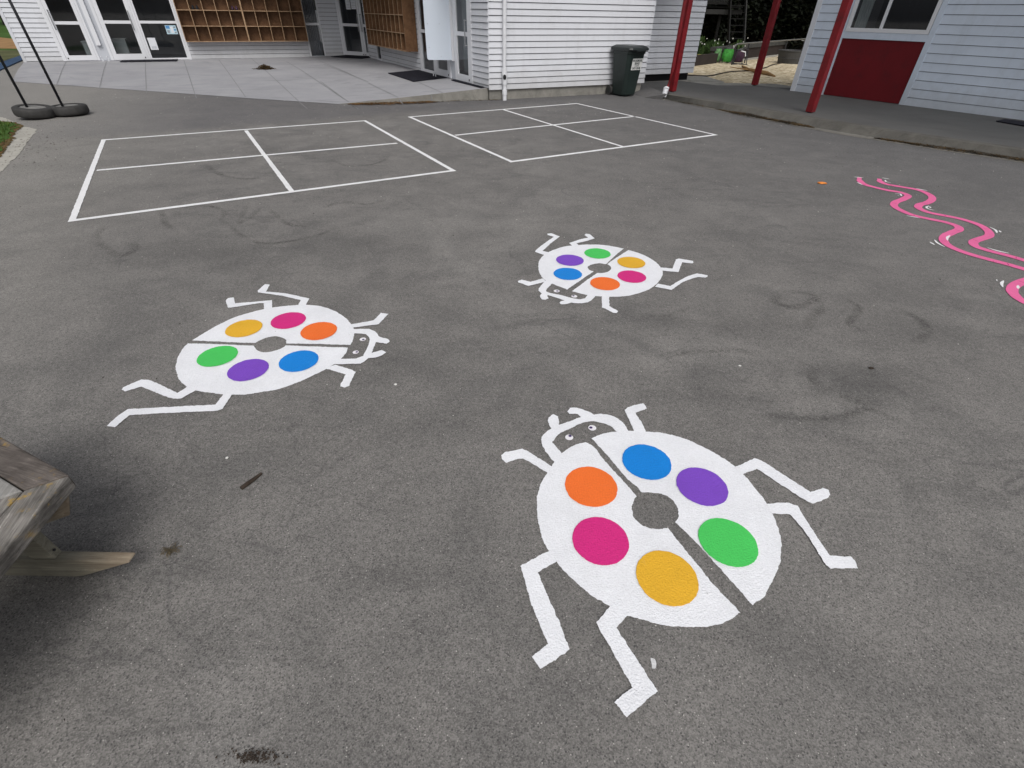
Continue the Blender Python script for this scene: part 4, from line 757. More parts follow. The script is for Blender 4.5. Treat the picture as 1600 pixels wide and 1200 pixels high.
# ------------------------------------------------------------------ right building + verandah
kt = [(2.9+.605, 13.247), (4.55, 11.72), (5.67, 9.93), (6.55, 8.72), (7.37, 7.79), (9.4, 5.4)]
kb = [(3.49, 13.33), (4.60, 11.40), (5.60, 9.68), (6.50, 8.60), (7.36, 7.68), (9.4, 5.25)]
def soft(ch): return [tuple(p) for p in catmull(ch, False, .25, 89)]
KT = soft(kt); KB = soft(kb); nk = min(len(KT), len(KB))
def at(ch, t):
    i = min(int(t*(len(ch)-1)), len(ch)-2); f = t*(len(ch)-1)-i; return (ch[i][0]+(ch[i+1][0]-ch[i][0])*f, ch[i][1]+(ch[i+1][1]-ch[i][1])*f)
slab = [p for p in KT]+[(14, 7), xy(WR(2, -.5, 0)), (7.6, 14.9), (6.74, 14.95), (6.50, 15.33), (5.30, 15.2), (4.56, 16.1), (3.3, 15.7), (3.40, 14.75), (3.42, 14.2), (3.47, 13.5)]
m = MB(); inn = []
for i, p in enumerate(KT):
    a = KT[max(i-1, 0)]; b = KT[min(i+1, len(KT)-1)]; d = (Vector(b)-Vector(a)).normalized(); q = Vector(p)+Vector((-d.y, d.x))*.13; inn.append((q.x, q.y))
m.poly(inn+slab[len(KT):], .121)
tag(m.build('verandah_floor', 'slab'), kind='structure')
m = MB(); N = 60
for j in range(N):
    a, b = j/N, (j+1)/N; A, B_ = at(KT, a), at(KT, b); C_, D_ = at(KB, a), at(KB, b); I, J = at(inn, a), at(inn, b)
    m.add([(*C_, -.02), (*D_, -.02), (*B_, .112), (*A, .112), (*I, .124), (*J, .124)], [(0, 1, 2, 3), (3, 2, 5, 4)])
tag(m.build('kerb', 'kerb'), kind='structure')
m = MB(); m.add([(3.50, 13.25, .115), (3.47, 13.5, .1205), (3.42, 14.2, .1205), (3.40, 14.75, .1205), (3.3, 15.7, .1205), (3.42, 13.32, -.002), (3.05, 13.6, -.002), (2.9, 14.2, -.002), (3.0, 14.75, -.002), (2.9, 15.7, -.002)], [(i, i+1, i+6, i+5) for i in range(4)])
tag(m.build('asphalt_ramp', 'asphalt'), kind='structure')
m = MB(); sk = [(3.12, 13.56), (3.50, 13.2), (4.50, 11.22), (5.50, 9.50), (6.38, 8.42), (7.2, 7.5), (9.2, 5.1)]; SK = soft(sk)
for j in range(N):
    a, b = j/N, (j+1)/N; A, B_ = at(SK, a), at(SK, b); C_, D_ = at(KB, a), at(KB, b)
    m.add([(*A, .004), (*B_, .004), (D_[0]+.03, D_[1]+.03, .005), (C_[0]+.03, C_[1]+.03, .005)], [(0, 1, 2, 3)])
tag(m.build('kerb_apron', 'apron'), kind='structure')
m = MB(); m.poly([(3.12, 13.56), (3.55, 13.15), (3.56, 13.45), (3.3, 13.7)], .0055); tag(m.build('concrete_patch', 'found'), kind='structure')

rb = thing('red_trim_building', WR(2, -1, 0), 'pale grey weatherboard building with dark red panel, sliding window and red verandah posts', 'building')
m = MB()
def rb_boards(s0, s1, z0, z1): boards(m, WR, s0, s1, z0, z1, .114, .157, .008, True, .009)
rb_boards(.03, .76, .12, 2.95); rb_boards(2.56, 9, .12, 2.95); rb_boards(.76, 2.56, 2.3, 2.95); m.build('wall', ['board_r', 'board_gap_shade'], rb)
m = MB(); m.box(-.09, .03, -.1, .022, .12, 2.95, WR); m.build('corner_board', 'trim', rb)
m = MB(); m.box(2.46, 2.56, -.04, .022, .12, 2.95, WR); m.box(.66, .76, -.04, .022, .12, 2.95, WR); m.box(.76, 2.46, -.04, .020, 1.232, 1.355, WR); m.build('trim_board', 'board_r', rb)
m = MB(); m.box(.76, 2.46, -.03, .004, .13, 1.231, WR); m.build('lower_panel', 'red_dark', rb)
wf = window(WR, .77, 2.45, 1.356, 2.3, (), rb, .07, .025, (1.495,))
WRe = Wall(xy(WR(-.09, 0, 0)), 34, -1); m = MB(); boards(m, WRe, 0, 8, .12, 2.95, .114, .157, .008); m.build('wall', ['board_r', 'board_gap_shade'], rb)
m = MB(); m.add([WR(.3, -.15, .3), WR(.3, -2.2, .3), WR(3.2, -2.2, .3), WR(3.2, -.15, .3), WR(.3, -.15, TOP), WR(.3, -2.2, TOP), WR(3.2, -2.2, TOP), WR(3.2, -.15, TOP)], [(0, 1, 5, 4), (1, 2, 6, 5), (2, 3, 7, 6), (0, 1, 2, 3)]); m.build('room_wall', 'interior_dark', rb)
m = MB()
for k in range(10):
    a = .86+k*.025; m.add([WR(a, -.12-.03*(k % 2), 1.36), WR(a+.025, -.12-.03*((k+1) % 2), 1.36), WR(a+.025, -.12-.03*((k+1) % 2), 2.3), WR(a, -.12-.03*(k % 2), 2.3)], [(0, 1, 2, 3)])
tag(m.build('curtain', 'cabinet'), 'pale curtain at the left of the sliding window above the red panel', 'curtain')
def sqpost(p, w_, z0, z1, ang, ox=0, oy=0):
    d = D2(ang); nn = Vector((-d.y, d.x)); m = MB(); c = Vector(p)
    m.hexa([(c.x+d.x*a+nn.x*b, c.y+d.y*a+nn.y*b, z) for z in (z0, z1) for a, b in ((-w_/2, -w_/2), (w_/2, -w_/2), (w_/2, w_/2), (-w_/2, w_/2))]); return m
posts = ((3.73, 13.68), (5.71, 10.86), (6.34, 15.33))
for p in posts:
    o = sqpost(p, .13, .135, 2.85, -57).build('post', 'red', rb, bevel=.008)
    ORG[o] = ORG[rb]; sqpost(p, .07, .11, .135, -57).build('post_foot', 'dark_metal', o)
m = MB(); m.tube([(3.555, 13.53, .13), (3.625, 13.60, .6), (3.625, 13.60, 2.9)], .042, 14)
m.build('downpipe', 'red', rb)
m = MB(); m.tube([(3.49, 13.44, .03), (3.515, 13.475, .20)], .062, 16); m.tube([(3.515, 13.46, .19), (3.52, 13.48, .215)], .066, 16); m.build('pipe_socket', 'pvc', rb)
m = MB(); vr = [(3.5, 13.55), (5.5, 10.6), (8.4, 6.4), (11.5, 2.0), (16, 5), xy(WR(0, -2, 0)), (10, 20), (7.4, 18.2), (4.7, 15.9)]
m.poly(vr, 2.97); m.build('added_clear_roof_sheet', 'clear_roof', rb)  # unseen roof, made see-through to let more light onto the wall
for a, b in ((posts[0], posts[1]), (posts[1], (8.7, 6.4)), (posts[0], posts[2])):
    A, B_ = Vector(a), Vector(b); d = (B_-A).normalized(); nn = Vector((-d.y, d.x))*.05; m = MB()
    m.hexa([(p.x+q*nn.x, p.y+q*nn.y, z) for z in (2.78, 2.95) for p, q in ((A, -1), (B_, -1), (B_, 1), (A, 1))]); m.build('beam', 'red', rb)
m = MB(); q = [WR(4.45, .35, .134), WR(5.6, .35, .134), WR(5.6, 1.1, .134), WR(4.45, .75, .134)]; m.prism(q, .128, .142); tag(m.build('doormat', 'mat_rubber'), 'dark doormat on the verandah floor at the right edge', 'doormat', 'dark doormats on the verandah')

# ------------------------------------------------------------------ wheelie bin
bd = D2(-58); bwd = D2(32); bo = Vector((2.36+.185+.0, 14.33+.11)) - Vector((.0, .06))
bc = Vector(xy(WF(3.44, .37, 0)))
def BF(x, y, z):  # x: width (right when facing out of the front), y: forward
    p = bc+bwd*x*1.14+bd*y*1.14; return (p.x, p.y, z)
bn = thing('wheelie_bin', (bc.x, bc.y, 0), 'dark green wheelie bin with white sticker against the weatherboard wall', 'bin')
m = MB()
def rr(wx, y0, y1, z, c=.05):
    P = [(-wx+c, y0), (wx-c, y0), (wx, y0+c), (wx, y1-c), (wx-c, y1), (-wx+c, y1), (-wx, y1-c), (-wx, y0+c)]
    return [BF(a, b, z) for a, b in P]
lv = [(.175, -.20, .19, .03), (.18, -.21, .20, .06), (.232, -.25, .27, .86), (.245, -.26, .285, .87), (.245, -.26, .285, .94)]
rings = [rr(*l) for l in lv]; vs = [p for r in rings for p in r]
m.add(vs, [(j*8+i, j*8+(i+1) % 8, (j+1)*8+(i+1) % 8, (j+1)*8+i) for j in range(4) for i in range(8)]+[tuple(range(8)), tuple(32+i for i in range(8))]); m.build('body', 'bin', bn, bevel=.006)
m = MB()
rings = [rr(.262, -.30, .325, .925), rr(.270, -.31, .345, .945), rr(.262, -.305, .33, .985), rr(.20, -.24, .24, 1.025)]
vs = [p for r in rings for p in r]; m.add(vs, [(j*8+i, j*8+(i+1) % 8, (j+1)*8+(i+1) % 8, (j+1)*8+i) for j in range(3) for i in range(8)]+[tuple(24+i for i in range(8)), tuple(range(8))])
m.box(-.12, .12, .33, .38, .915, .94, BF)
lid = m.build('lid', 'bin_lid', bn, bevel=.008)
m = MB(); m.tube([BF(-.20, -.33, 1.0), BF(-.20, -.37, 1.0), BF(.20, -.37, 1.0), BF(.20, -.33, 1.0)], .016, 8); m.build('handle', 'bin_lid', bn)
for sx in (-1, 1):
    m = MB(); c = Vector(BF(sx*.20, -.245, .10)); ax = Vector((bwd.x, bwd.y, 0))
    m.tube([c-ax*.025, c+ax*.025], .10, 22); wh = m.build('wheel', 'rubber', bn)
    m = MB(); m.tube([c-ax*.028, c+ax*.028], .05, 14); m.build('hub', 'bin_lid', wh)
m = MB(); m.tube([BF(-.2, -.245, .10), BF(.2, -.245, .10)], .012, 8); m.build('axle', 'dark_metal', bn)
# sticker on the front face
def SF(x, h, o):  # on the sloping front face
    t = (h-.06)/.80; y = .20+.07*t; return Vector(BF(x, y+o, h))
m = MB(); m.add([SF(-.11, .55, .003), SF(.165, .55, .003), SF(.170, .775, .003), SF(-.105, .775, .003)], [(0, 1, 2, 3)]); st = m.build('sticker', 'sticker', bn)
def text3(body, size, orgf, parent, name='lettering'):
    cu = bpy.data.curves.new('t', 'FONT'); cu.body = body; cu.size = size; cu.align_x = 'CENTER'; cu.offset = size*.02
    ob = bpy.data.objects.new('t', cu); COL.objects.link(ob); bpy.context.view_layer.update()
    me = bpy.data.meshes.new_from_object(ob); mm = MB()
    mm.add([orgf(v.co.x, v.co.y) for v in me.vertices], [tuple(p.vertices) for p in me.polygons]); COL.objects.unlink(ob); bpy.data.objects.remove(ob)
    return mm.build(name, 'ink', parent, autofix=False)
for body, sz, h in (('WAIMAK', .070, .712), ('BINS', .066, .656), ('we deliver', .030, .625), ('347-3848', .062, .566)):
    text3(body, sz, lambda x, y, h=h: SF(.028+x*.93, h+y, .006), st)

# ------------------------------------------------------------------ tyre-footed poles
def tyre_pole(c, pole_xy, tilt, lean, lab, H_=2.6):
    root = thing('tyre_stand', (c[0], c[1], 0), lab, 'pole stand', 'black poles standing in old tyres')
    T = Matrix.Translation((c[0], c[1], 0)) @ Matrix.Rotation(tilt[0], 4, 'X') @ Matrix.Rotation(tilt[1], 4, 'Y')
    fr = lambda x, y, z: tuple(T @ Vector((x, y, z+.01+abs(tilt[1])*.25)))
    prof = [(.175, .02), (.24, .0), (.275, .008), (.288, .03), (.292, .07), (.290, .112), (.280, .132), (.262, .142), (.225, .148), (.195, .146), (.184, .134), (.182, .11)]
    m = MB(); m.lathe(prof, fr, 48); ty = m.build('tyre', 'rubber', root, smooth=True)
    m = MB(); random.seed(int(c[0]*100) % 97)
    pr = [(.0, .150), (.08, .147), (.14, .139), (.183, .130)]; m.lathe([(r, z+.0) for r, z in pr], fr, 24); m.build('concrete_fill', 'tyre_fill', root)
    m = MB(); b = Vector((pole_xy[0], pole_xy[1], .12)); m.tube([b, b+Vector((lean[0], lean[1], 1))*H_], .021, 12); m.build('pole', 'pole', root, smooth=True)
tyre_pole((-8.42, 9.58), (-8.42, 9.49), (0, .10), (-.035, 0), 'tyre-based black pole stand on the left, its tyre slightly tilted')
tyre_pole((-8.07, 9.93), (-8.05, 9.80), (0, -.02), (-.03, 0), 'tyre-based black pole stand on the right of the pair, nearer the white court')

# ------------------------------------------------------------------ left gutter and grass
m = MB(); gp = [(-12, 11.6), (-9.6, 10.0), (-8.6, 9.25), (-7.98, 8.78), (-7.70, 8.62), (-7.12, 7.74), (-6.66, 7.03), (-6.40, 6.56), (-6.05, 5.95), (-5.6, 5.2), (-7.5, 4.5), (-12, 8)]
m.poly(rough_edge(catmull(gp, True, .08, 30), .02), .004); tag(m.build('gutter', 'gutter'), kind='structure')
gr = [(-12, 11.0), (-9.6, 9.75), (-8.75, 9.2), (-8.35, 9.06), (-8.02, 8.77), (-7.88, 8.5), (-7.74, 8.27), (-7.42, 7.84), (-7.2, 7.5), (-6.86, 7.0), (-6.70, 6.72), (-6.5, 6.2), (-8, 5), (-12, 8)]
m = MB(); m.poly(rough_edge(catmull([(p[0]-.06, p[1]-.01) for p in gr], True, .06, 30), .07), .016); tag(m.build('verge', 'lawn'), kind='structure')
m = MB(); m.poly(rough_edge(catmull(gr, True, .06, 30), .035), .012); tag(m.build('verge_soil', 'soil'), kind='structure')
from mathutils.geometry import tessellate_polygon
def inside(p, poly):
    c = False; j = len(poly)-1
    for i in range(len(poly)):
        if (poly[i][1] > p[1]) != (poly[j][1] > p[1]) and p[0] < (poly[j][0]-poly[i][0])*(p[1]-poly[i][1])/(poly[j][1]-poly[i][1])+poly[i][0]: c = not c
        j = i
    return c
def edist(p, poly):
    return min(((Vector(p)-(Vector(a)+(Vector(b)-Vector(a))*max(0, min(1, (Vector(p)-Vector(a)).dot(Vector(b)-Vector(a))/((Vector(b)-Vector(a)).length_squared+1e-9))))).length) for a, b in zip(poly, poly[1:]+poly[:1]))
random.seed(3)
m = MB(); md = MB()
for k in range(9000):
    x = random.uniform(-9.6, -6.4); y = random.uniform(5.8, 9.6)
    if not inside((x, y), gr): continue
    e = edist((x, y), gr[:11]); a = random.uniform(0, 6.28)
    if e > .13+.10*mnoise.noise(Vector((x*3, y*3, 0))):
        h = random.uniform(.03, .09); w_ = .009; lx, ly = random.gauss(0, .025), random.gauss(0, .025)
        m.add([(x-w_*math.cos(a), y-w_*math.sin(a), .01), (x+w_*math.cos(a), y+w_*math.sin(a), .01), (x+lx, y+ly, h)], [(0, 1, 2)])
    else:
        s = random.uniform(.008, .025); b = a+1.6
        md.add([(x, y, .016), (x+s*math.cos(a), y+s*math.sin(a), .02), (x+s*math.cos(b)*.5, y+s*math.sin(b)*.5, .026)], [(0, 1, 2)])
tag(m.build('grass', 'grass_blade', autofix=False), 'short green grass growing in the verge corner by the tyre stands', 'grass', kind='stuff')
tag(md.build('dry_grass_litter', 'dry', autofix=False), 'brown dry clippings along the edge of the grass verge', 'leaf litter', kind='stuff')
# far left
m = MB(); m.poly([(-13.8, 13.0), (-17.0, 18.85), (-22, 27), (-60, 110), (-200, 90), (-60, 0)], .006); tag(m.build('lawn', 'lawn'), kind='structure')
m = MB(); m.poly([(-16.6, 18.0), (-18.9, 22.3), (-20.3, 24.6), (-24, 24), (-20, 15)], .010); tag(m.build('worn_ground', 'olive'), kind='structure')
m = MB(); m.poly([(-23, 25.2), (-21.0, 25.2), (-23.6, 29.6), (-30, 34), (-32, 30)], .014); tag(m.build('bark_edge', 'brown'), kind='structure')
m = MB()
a = [(-13.2, 13.3), (-15.14, 16.78), (-17.39, 20.52), (-19.6, 24.2)]; b = [(-14.9, 15.2), (-16.85, 18.8), (-18.9, 22.34), (-20.8, 25.6)]
for i in range(3): m.prism([a[i], a[i+1], b[i+1], b[i]], .0, .03)
tag(m.build('play_edge', 'blue_edge'), kind='structure')

# leaf litter and heaps
def litter(chain, width, n, mat, name, label, zf=lambda x, y: .004, size=.02, hmax=.03):
    random.seed(n); m = MB(); P = [Vector(p) for p in chain]; cum = [0]
    for a, b in zip(P[:-1], P[1:]): cum.append(cum[-1]+(b-a).length)
    for k in range(n):
        t = random.random()*cum[-1]; i = max(j for j in range(len(P)-1) if cum[j] <= t); p = P[i].lerp(P[i+1], (t-cum[i])/max(1e-6, cum[i+1]-cum[i]))
        dd = (P[i+1]-P[i]).normalized(); nn = Vector((-dd.y, dd.x)); env = math.sin(math.pi*t/cum[-1])**.5*(.6+.4*mnoise.noise(Vector((p.x*2, p.y*2, 0)))+.2)
        q = p+nn*random.gauss(0, .33)*width*env; a = random.uniform(0, 6.28); s = size*random.uniform(.4, 1.2); z = zf(q.x, q.y)+random.uniform(0, hmax)*env
        u = Vector((math.cos(a), math.sin(a), random.uniform(-.3, .3)))*s; v = Vector((-math.sin(a), math.cos(a), random.uniform(-.3, .3)))*s*.45
        c = Vector((q.x, q.y, z+.004)); m.add([c-u, c-v, c+u, c+v], [(0, 1, 2, 3)])
    return tag(m.build(name, mat, autofix=False), label, 'leaf litter', kind='stuff')
litter([(-3.55, 11.72), (-2.9, 11.82), (-2.3, 12.02), (-1.75, 12.26)], .34, 2600, 'dry', 'leaf_litter', 'brown leaf litter piled against the raised edge of the concrete pad')
litter([(-1.9, 12.2), (-1.2, 12.45), (-.3, 12.74)], .06, 260, 'dry_dark', 'leaf_litter', 'thin dark litter at the foot of the pad edge near the downpipe')
litter([(4.28, 11.9), (4.65, 11.22), (5.05, 10.52), (5.4, 9.95)], .26, 3200, 'dry_dark', 'leaf_litter', 'dark leaf litter in the gutter below the verandah kerb near the middle post')
litter([(6.0, 9.1), (6.5, 8.52), (7.2, 7.78), (7.7, 7.2)], .22, 2600, 'dry_dark', 'leaf_litter', 'dark leaf litter below the verandah kerb at the right edge')
litter([(3.7, 12.9), (4.3, 11.85)], .06, 200, 'dry_dark', 'leaf_litter', 'sparse litter below the verandah kerb beside the first red post')
random.seed(5)
m = MB(); c = Vector((-7.57, 17.3)); bz = padz(c.x, c.y)
for k in range(900):
    r = abs(random.gauss(0, .4)); a = random.uniform(0, 6.28); x = c.x+r*math.cos(a)*.38; y = c.y+r*math.sin(a)*.22; z = bz+random.uniform(0, .13)*max(0, 1-r)
    s = random.uniform(.01, .04); b = random.uniform(0, 6.28); u = Vector((math.cos(b), math.sin(b), random.uniform(-.5, .5)))*s; v = Vector((-math.sin(b), math.cos(b), random.uniform(-.5, .5)))*s*.5
    p = Vector((x, y, z)); m.add([p-u, p-v, p+u, p+v], [(0, 1, 2, 3)])
tag(m.build('leaf_heap', 'dry_dark', autofix=False), 'small heap of brown leaves lying in the middle of the concrete pad', 'leaf heap')

# ------------------------------------------------------------------ hexagonal bench
C = Vector((-1.375, 1.026)); R_ = .70; ctr = C+D2(215)*R_
hexv = [ctr+D2(35+60*k)*R_ for k in range(6)]
bench = thing('picnic_bench', (ctr.x, ctr.y, 0), 'weathered hexagonal timber bench seat, cut off by the left edge', 'bench')
def ringp(k, r): return ctr+D2(35+60*k)*r
bw = .098; nb = 4
for k in range(6):
    for j in range(nb):
        r0 = R_-j*bw/math.cos(math.radians(30)); r1 = r0-(bw-.004)/math.cos(math.radians(30))
        if r1 < .05: break
        a, b, c_, d_ = ringp(k, r0), ringp(k+1, r0), ringp(k+1, r1), ringp(k, r1)
        e = (b-a).normalized(); g_ = .002
        a, b, c_, d_ = a+e*g_, b-e*g_, c_-e*g_, d_+e*g_
        dz = random.uniform(-.002, .002)
        m = MB(); m.prism([(p.x, p.y) for p in (a, b, c_, d_)], .398+dz, .450+dz)
        mt = 'bench2' if k % 2 == 0 else 'bench'
        if j == 1 and k % 2 == 0: mt = 'bench_pale'
        m.build('seat_board', mt, bench, bevel=.005)
for k in range(6):
    d = D2(35+60*k); nn = Vector((-d.y, d.x))*.022; a = ctr+d*.1; b = ctr+d*(R_-.025)
    m = MB(); m.hexa([(a.x-nn.x, a.y-nn.y, .315), (b.x-nn.x-d.x*.03, b.y-nn.y-d.y*.03, .315), (b.x+nn.x-d.x*.03, b.y+nn.y-d.y*.03, .315), (a.x+nn.x, a.y+nn.y, .312),
                      (a.x-nn.x, a.y-nn.y, .397), (b.x-nn.x, b.y-nn.y, .397), (b.x+nn.x, b.y+nn.y, .397), (a.x+nn.x, a.y+nn.y, .397)]); m.build('bearer', 'treated', bench, bevel=.003)
for y0, yy in ((.950, .988), (.255, .293)):
    xa = -2.62; m = MB()
    prof = [(xa, .03), (xa+.12, .0), (-1.535, .0), (-1.50, .008), (-1.325, .084), (-1.302, .094), (-1.306, .100), (xa, .100)]
    k = len(prof); m.add([(x, y0, z) for x, z in prof]+[(x, yy, z) for x, z in prof], [tuple(range(k)), tuple(range(2*k-1, k-1, -1))]+[(i, (i+1) % k, k+(i+1) % k, k+i) for i in range(k)])
    o = m.build('foot', 'treated', bench, bevel=.003)
    for x0, x1 in ((-1.64, -1.555), (-2.36, -2.275)):
        m = MB(); dx = -.03 if x0 > -2 else .03
        m.hexa([(x0, y0+.004, .101), (x1, y0+.004, .101), (x1, yy-.002, .101), (x0, yy-.002, .101), (x0+dx, y0+.004, .397), (x1+dx, y0+.004, .397), (x1+dx, yy-.002, .397), (x0+dx, yy-.002, .397)]); m.build('leg', 'treated', bench, bevel=.003)
m = MB(); m.tube([(-1.553, .968, .135), (-1.549, .968, .135)], .005, 8); m.build('bolt', 'dark_metal', bench)

# ------------------------------------------------------------------ small debris
def blob(name, p, r, hz, mat, label, cat, seed=1, group=None, el=1.0, rot=0):
    random.seed(seed); b = bmesh.new(); bmesh.ops.create_icosphere(b, subdivisions=2, radius=1)
    m = MB(); 
    for v in b.verts:
        f = 1+.35*mnoise.noise(v.co*1.7+Vector((seed, 0, 0))); x, y = v.co.x*f*r*el, v.co.y*f*r
        v.co = Vector((x*math.cos(rot)-y*math.sin(rot)+p[0], x*math.sin(rot)+y*math.cos(rot)+p[1], max(.002, v.co.z*f*hz+hz*.7)))
    m.add([v.co for v in b.verts], [tuple(v.index for v in f.verts) for f in b.faces]); b.free()
    return tag(m.build(name, mat, smooth=True), label, cat, group)
DB = D['debris']
blob('orange_scrap', DB[0], .035, .012, 'orange_leaf', 'small orange scrap on the asphalt left of the pink snake', 'scrap', 1, el=1.6)
blob('seed_pod', DB[1], .010, .006, 'twig', 'small black seed pod right of centre above the dark scuffed patch', 'seed pod', 2, el=1.5)
blob('pebble', DB[2], .006, .004, 'chip_white', 'small white pebble above the dark stick', 'pebble', 3, el=1.3, rot=1.4)
blob('pebble', DB[3], .007, .003, 'chip_white', 'small white chip above the largest ladybug, right of centre', 'pebble', 4, el=1.2)
blob('pebble', DB[8], .008, .003, 'chip_white', 'small white chip right of the left ladybug', 'pebble', 5)
a, b = [Vector(p) for p in D['stick']]
m = MB(); pts = [a.lerp(b, t) for t in (0, .3, .65, 1)]; m.tube([(p.x+random.uniform(-.002, .002), p.y+random.uniform(-.002, .002), .007) for p in pts], [.009, .010, .008, .006], 7)
tag(m.build('stick', 'twig'), 'short dark stick lying on the asphalt right of the bench', 'stick')
tc = Vector(D['tuft'][0]); m = MB(); random.seed(9)
for k in range(46):
    an = random.uniform(0, 6.28); r = random.uniform(.008, .030); q = tc+Vector((random.gauss(0, .010), random.gauss(0, .008)))
    m.tube([(q.x, q.y, .004), (q.x+r*.5*math.cos(an), q.y+r*.5*math.sin(an), .014), (q.x+r*math.cos(an), q.y+r*math.sin(an), .004)], .0011, 4)
tag(m.build('dry_grass_tuft', ['straw' if 1 else 'twig']), 'small clump of dry straw on the asphalt beyond the bench foot', 'straw clump')
random.seed(12)
lc = Vector(DB[6]); m = MB()
for k in range(240):
    q = lc+Vector((random.gauss(0, .035), random.gauss(0, .008))); s = random.uniform(.002, .007); an = random.uniform(0, 6.28)
    m.add([(q.x, q.y, .004), (q.x+s*math.cos(an), q.y+s*math.sin(an), .007), (q.x+s*math.cos(an+1.5), q.y+s*math.sin(an+1.5), .005)], [(0, 1, 2)])
tag(m.build('leaf_litter', 'twig', autofix=False), 'dark crumbs of bark near the bottom edge of the picture', 'leaf litter', kind='stuff')
# faint paint blob
m = MB(); q = Vector(DB[5]); m.poly(rough_edge(catmull([(q.x-.006, q.y-.016), (q.x+.007, q.y-.014), (q.x+.008, q.y+.012), (q.x-.004, q.y+.016)], True, .004, 80), .0015), .003); tag(m.build('paint_drip', 'faded_white'), 'faded white paint drip beside a leg of the largest ladybug', 'paint drip')
# scattered grit
random.seed(21); m = MB(); cnt = 0
while cnt < 900:
    y = random.uniform(.3, 13); x = random.uniform(-9, 8)
    if random.random() > .25+.75*abs(mnoise.noise(Vector((x*.7, y*.7, 3)))*2): continue
    s = random.uniform(.0012, .0036)*(1+y*.16); an = random.uniform(0, 6.28); cnt += 1
    if x > 3.3+ (13.4-y)*.62 or inside((x, y), front+back[::-1]): continue
    m.add([(x+s*math.cos(an+q), y+s*math.sin(an+q)*.8, .003) for q in (0, 2.1, 4.2)]+[(x, y, .003+s*.7)], [(0, 1, 3), (1, 2, 3), (2, 0, 3)])
tag(m.build('grit', 'grit', autofix=False), 'pale grit scattered over the asphalt', 'grit', kind='stuff')
random.seed(22); m = MB()
for k in range(500):
    y = random.uniform(.3, 12); x = random.uniform(-8.5, 6)
    s = random.uniform(.0015, .006)*(1+y*.10); an = random.uniform(0, 6.28)
    if x > 3.3+ (13.4-y)*.62 or inside((x, y), front+back[::-1]): continue
    m.add([(x+s*math.cos(an), y+s*math.sin(an), .0035), (x-s*math.cos(an), y-s*math.sin(an), .0035), (x-s*.3*math.sin(an), y+s*.3*math.cos(an), .008)], [(0, 1, 2)])
for k in range(170):   # concentrated on the left gutter
    t = random.random(); x = -7.7+1.6*t+random.gauss(0, .28); y = 8.6-2.3*t+random.gauss(0, .25); s = random.uniform(.006, .022); an = random.gauss(.4, .5)
    m.add([(x+s*math.cos(an), y+s*math.sin(an), .0075), (x-s*math.cos(an), y-s*math.sin(an), .0075), (x-s*.2*math.sin(an), y+s*.2*math.cos(an), .011)], [(0, 1, 2)])
tag(m.build('leaf_crumbs', 'twig', autofix=False), 'dark leaf crumbs scattered over the asphalt and left gutter', 'leaf crumbs', kind='stuff')

# ------------------------------------------------------------------ yard beyond
m = MB(); m.poly([(4.1, 16.0), (5.2, 15.2), (6.6, 15.2), (7.3, 14.9), (9, 16), (20, 26), (22, 40), (2, 40), (4.5, 24)], .012); tag(m.build('bark_ground', 'bark'), kind='structure')
m = MB(); m.poly([(4.55, 16.3), (4.8, 18.85), (6.1, 18.7), (6.2, 17.2), (5.5, 15.5), (5.2, 15.25)], .016); m.poly([(4.6, 16.1), (5.3, 15.16), (6.5, 15.3), (7.0, 14.9), (8.2, 15.6), (7.6, 16.9), (5.6, 16.9)], .018); tag(m.build('concrete_strip', 'found'), kind='structure')
m = MB(); m.tube([(x, y, .03) for x, y in [tuple(p) for p in catmull(D['hose'], False, .3, 170)]], .022, 6); tag(m.build('hose', 'hose'), 'long black hose snaking over the bark chips', 'hose')
m = MB(); br = D['branch']; m.tube([(x, y, .05+.03*math.sin(i)) for i, (x, y) in enumerate(br)], [.03, .045, .06, .07, .03], 7); m.tube([(br[1][0], br[1][1], .06), (br[1][0]-.5, br[1][1]+.6, .1)], [.03, .01], 6); tag(m.build('fallen_branch', 'brown'), 'brown fallen branch lying on the bark chips', 'branch')
# handrail
ra = Vector((8.58, 23.48)); rbv = Vector((13.88, 29.62)); rd = (rbv-ra).normalized()
def RL(s, o, z): p = ra+rd*s+Vector((rd.y, -rd.x))*o; return (p.x, p.y, z)
hr = thing('handrail', RL(4, 0, 0), 'long low galvanised handrail in front of the dark planter wall', 'handrail')
m = MB(); m.tube([RL(-.25, 0, .55), RL(-.12, 0, .66), RL(.1, 0, .70), RL(9.2, 0, .70)], .028, 8); m.build('rail', 'galv', hr)
for s in (.0, 1.35, 3.6, 6.2, 9.0):
    m = MB(); m.tube([RL(s, 0, 0), RL(s, 0, .68)], .025, 8); m.build('post', 'dark_metal', hr)
# planter wall
pw = thing('planter_wall', RL(4, -.8, 0), 'low dark planter wall with grey timber cap behind the handrail', 'wall')
m = MB(); m.box(.3, 10, -1.1, -.95, 0, .42, RL); m.build('wall_face', 'planter_wall', pw); m = MB(); m.box(.28, 10, -1.14, -.9, .422, .55, RL); m.build('cap', 'planter_cap', pw)
m = MB(); m.box(-3.8, .28, -.9, -.75, 0, .35, RL); pl = m.build('planter_edge', 'planter_wall'); tag(pl, 'low dark timber edge in front of the flower bed', 'edging')
m = MB(); m.box(.9, 9.4, -.62, -.5, .012, .07, RL); tag(m.build('pale_edging', 'gutter'), 'pale concrete edging on the ground under the handrail', 'edging')
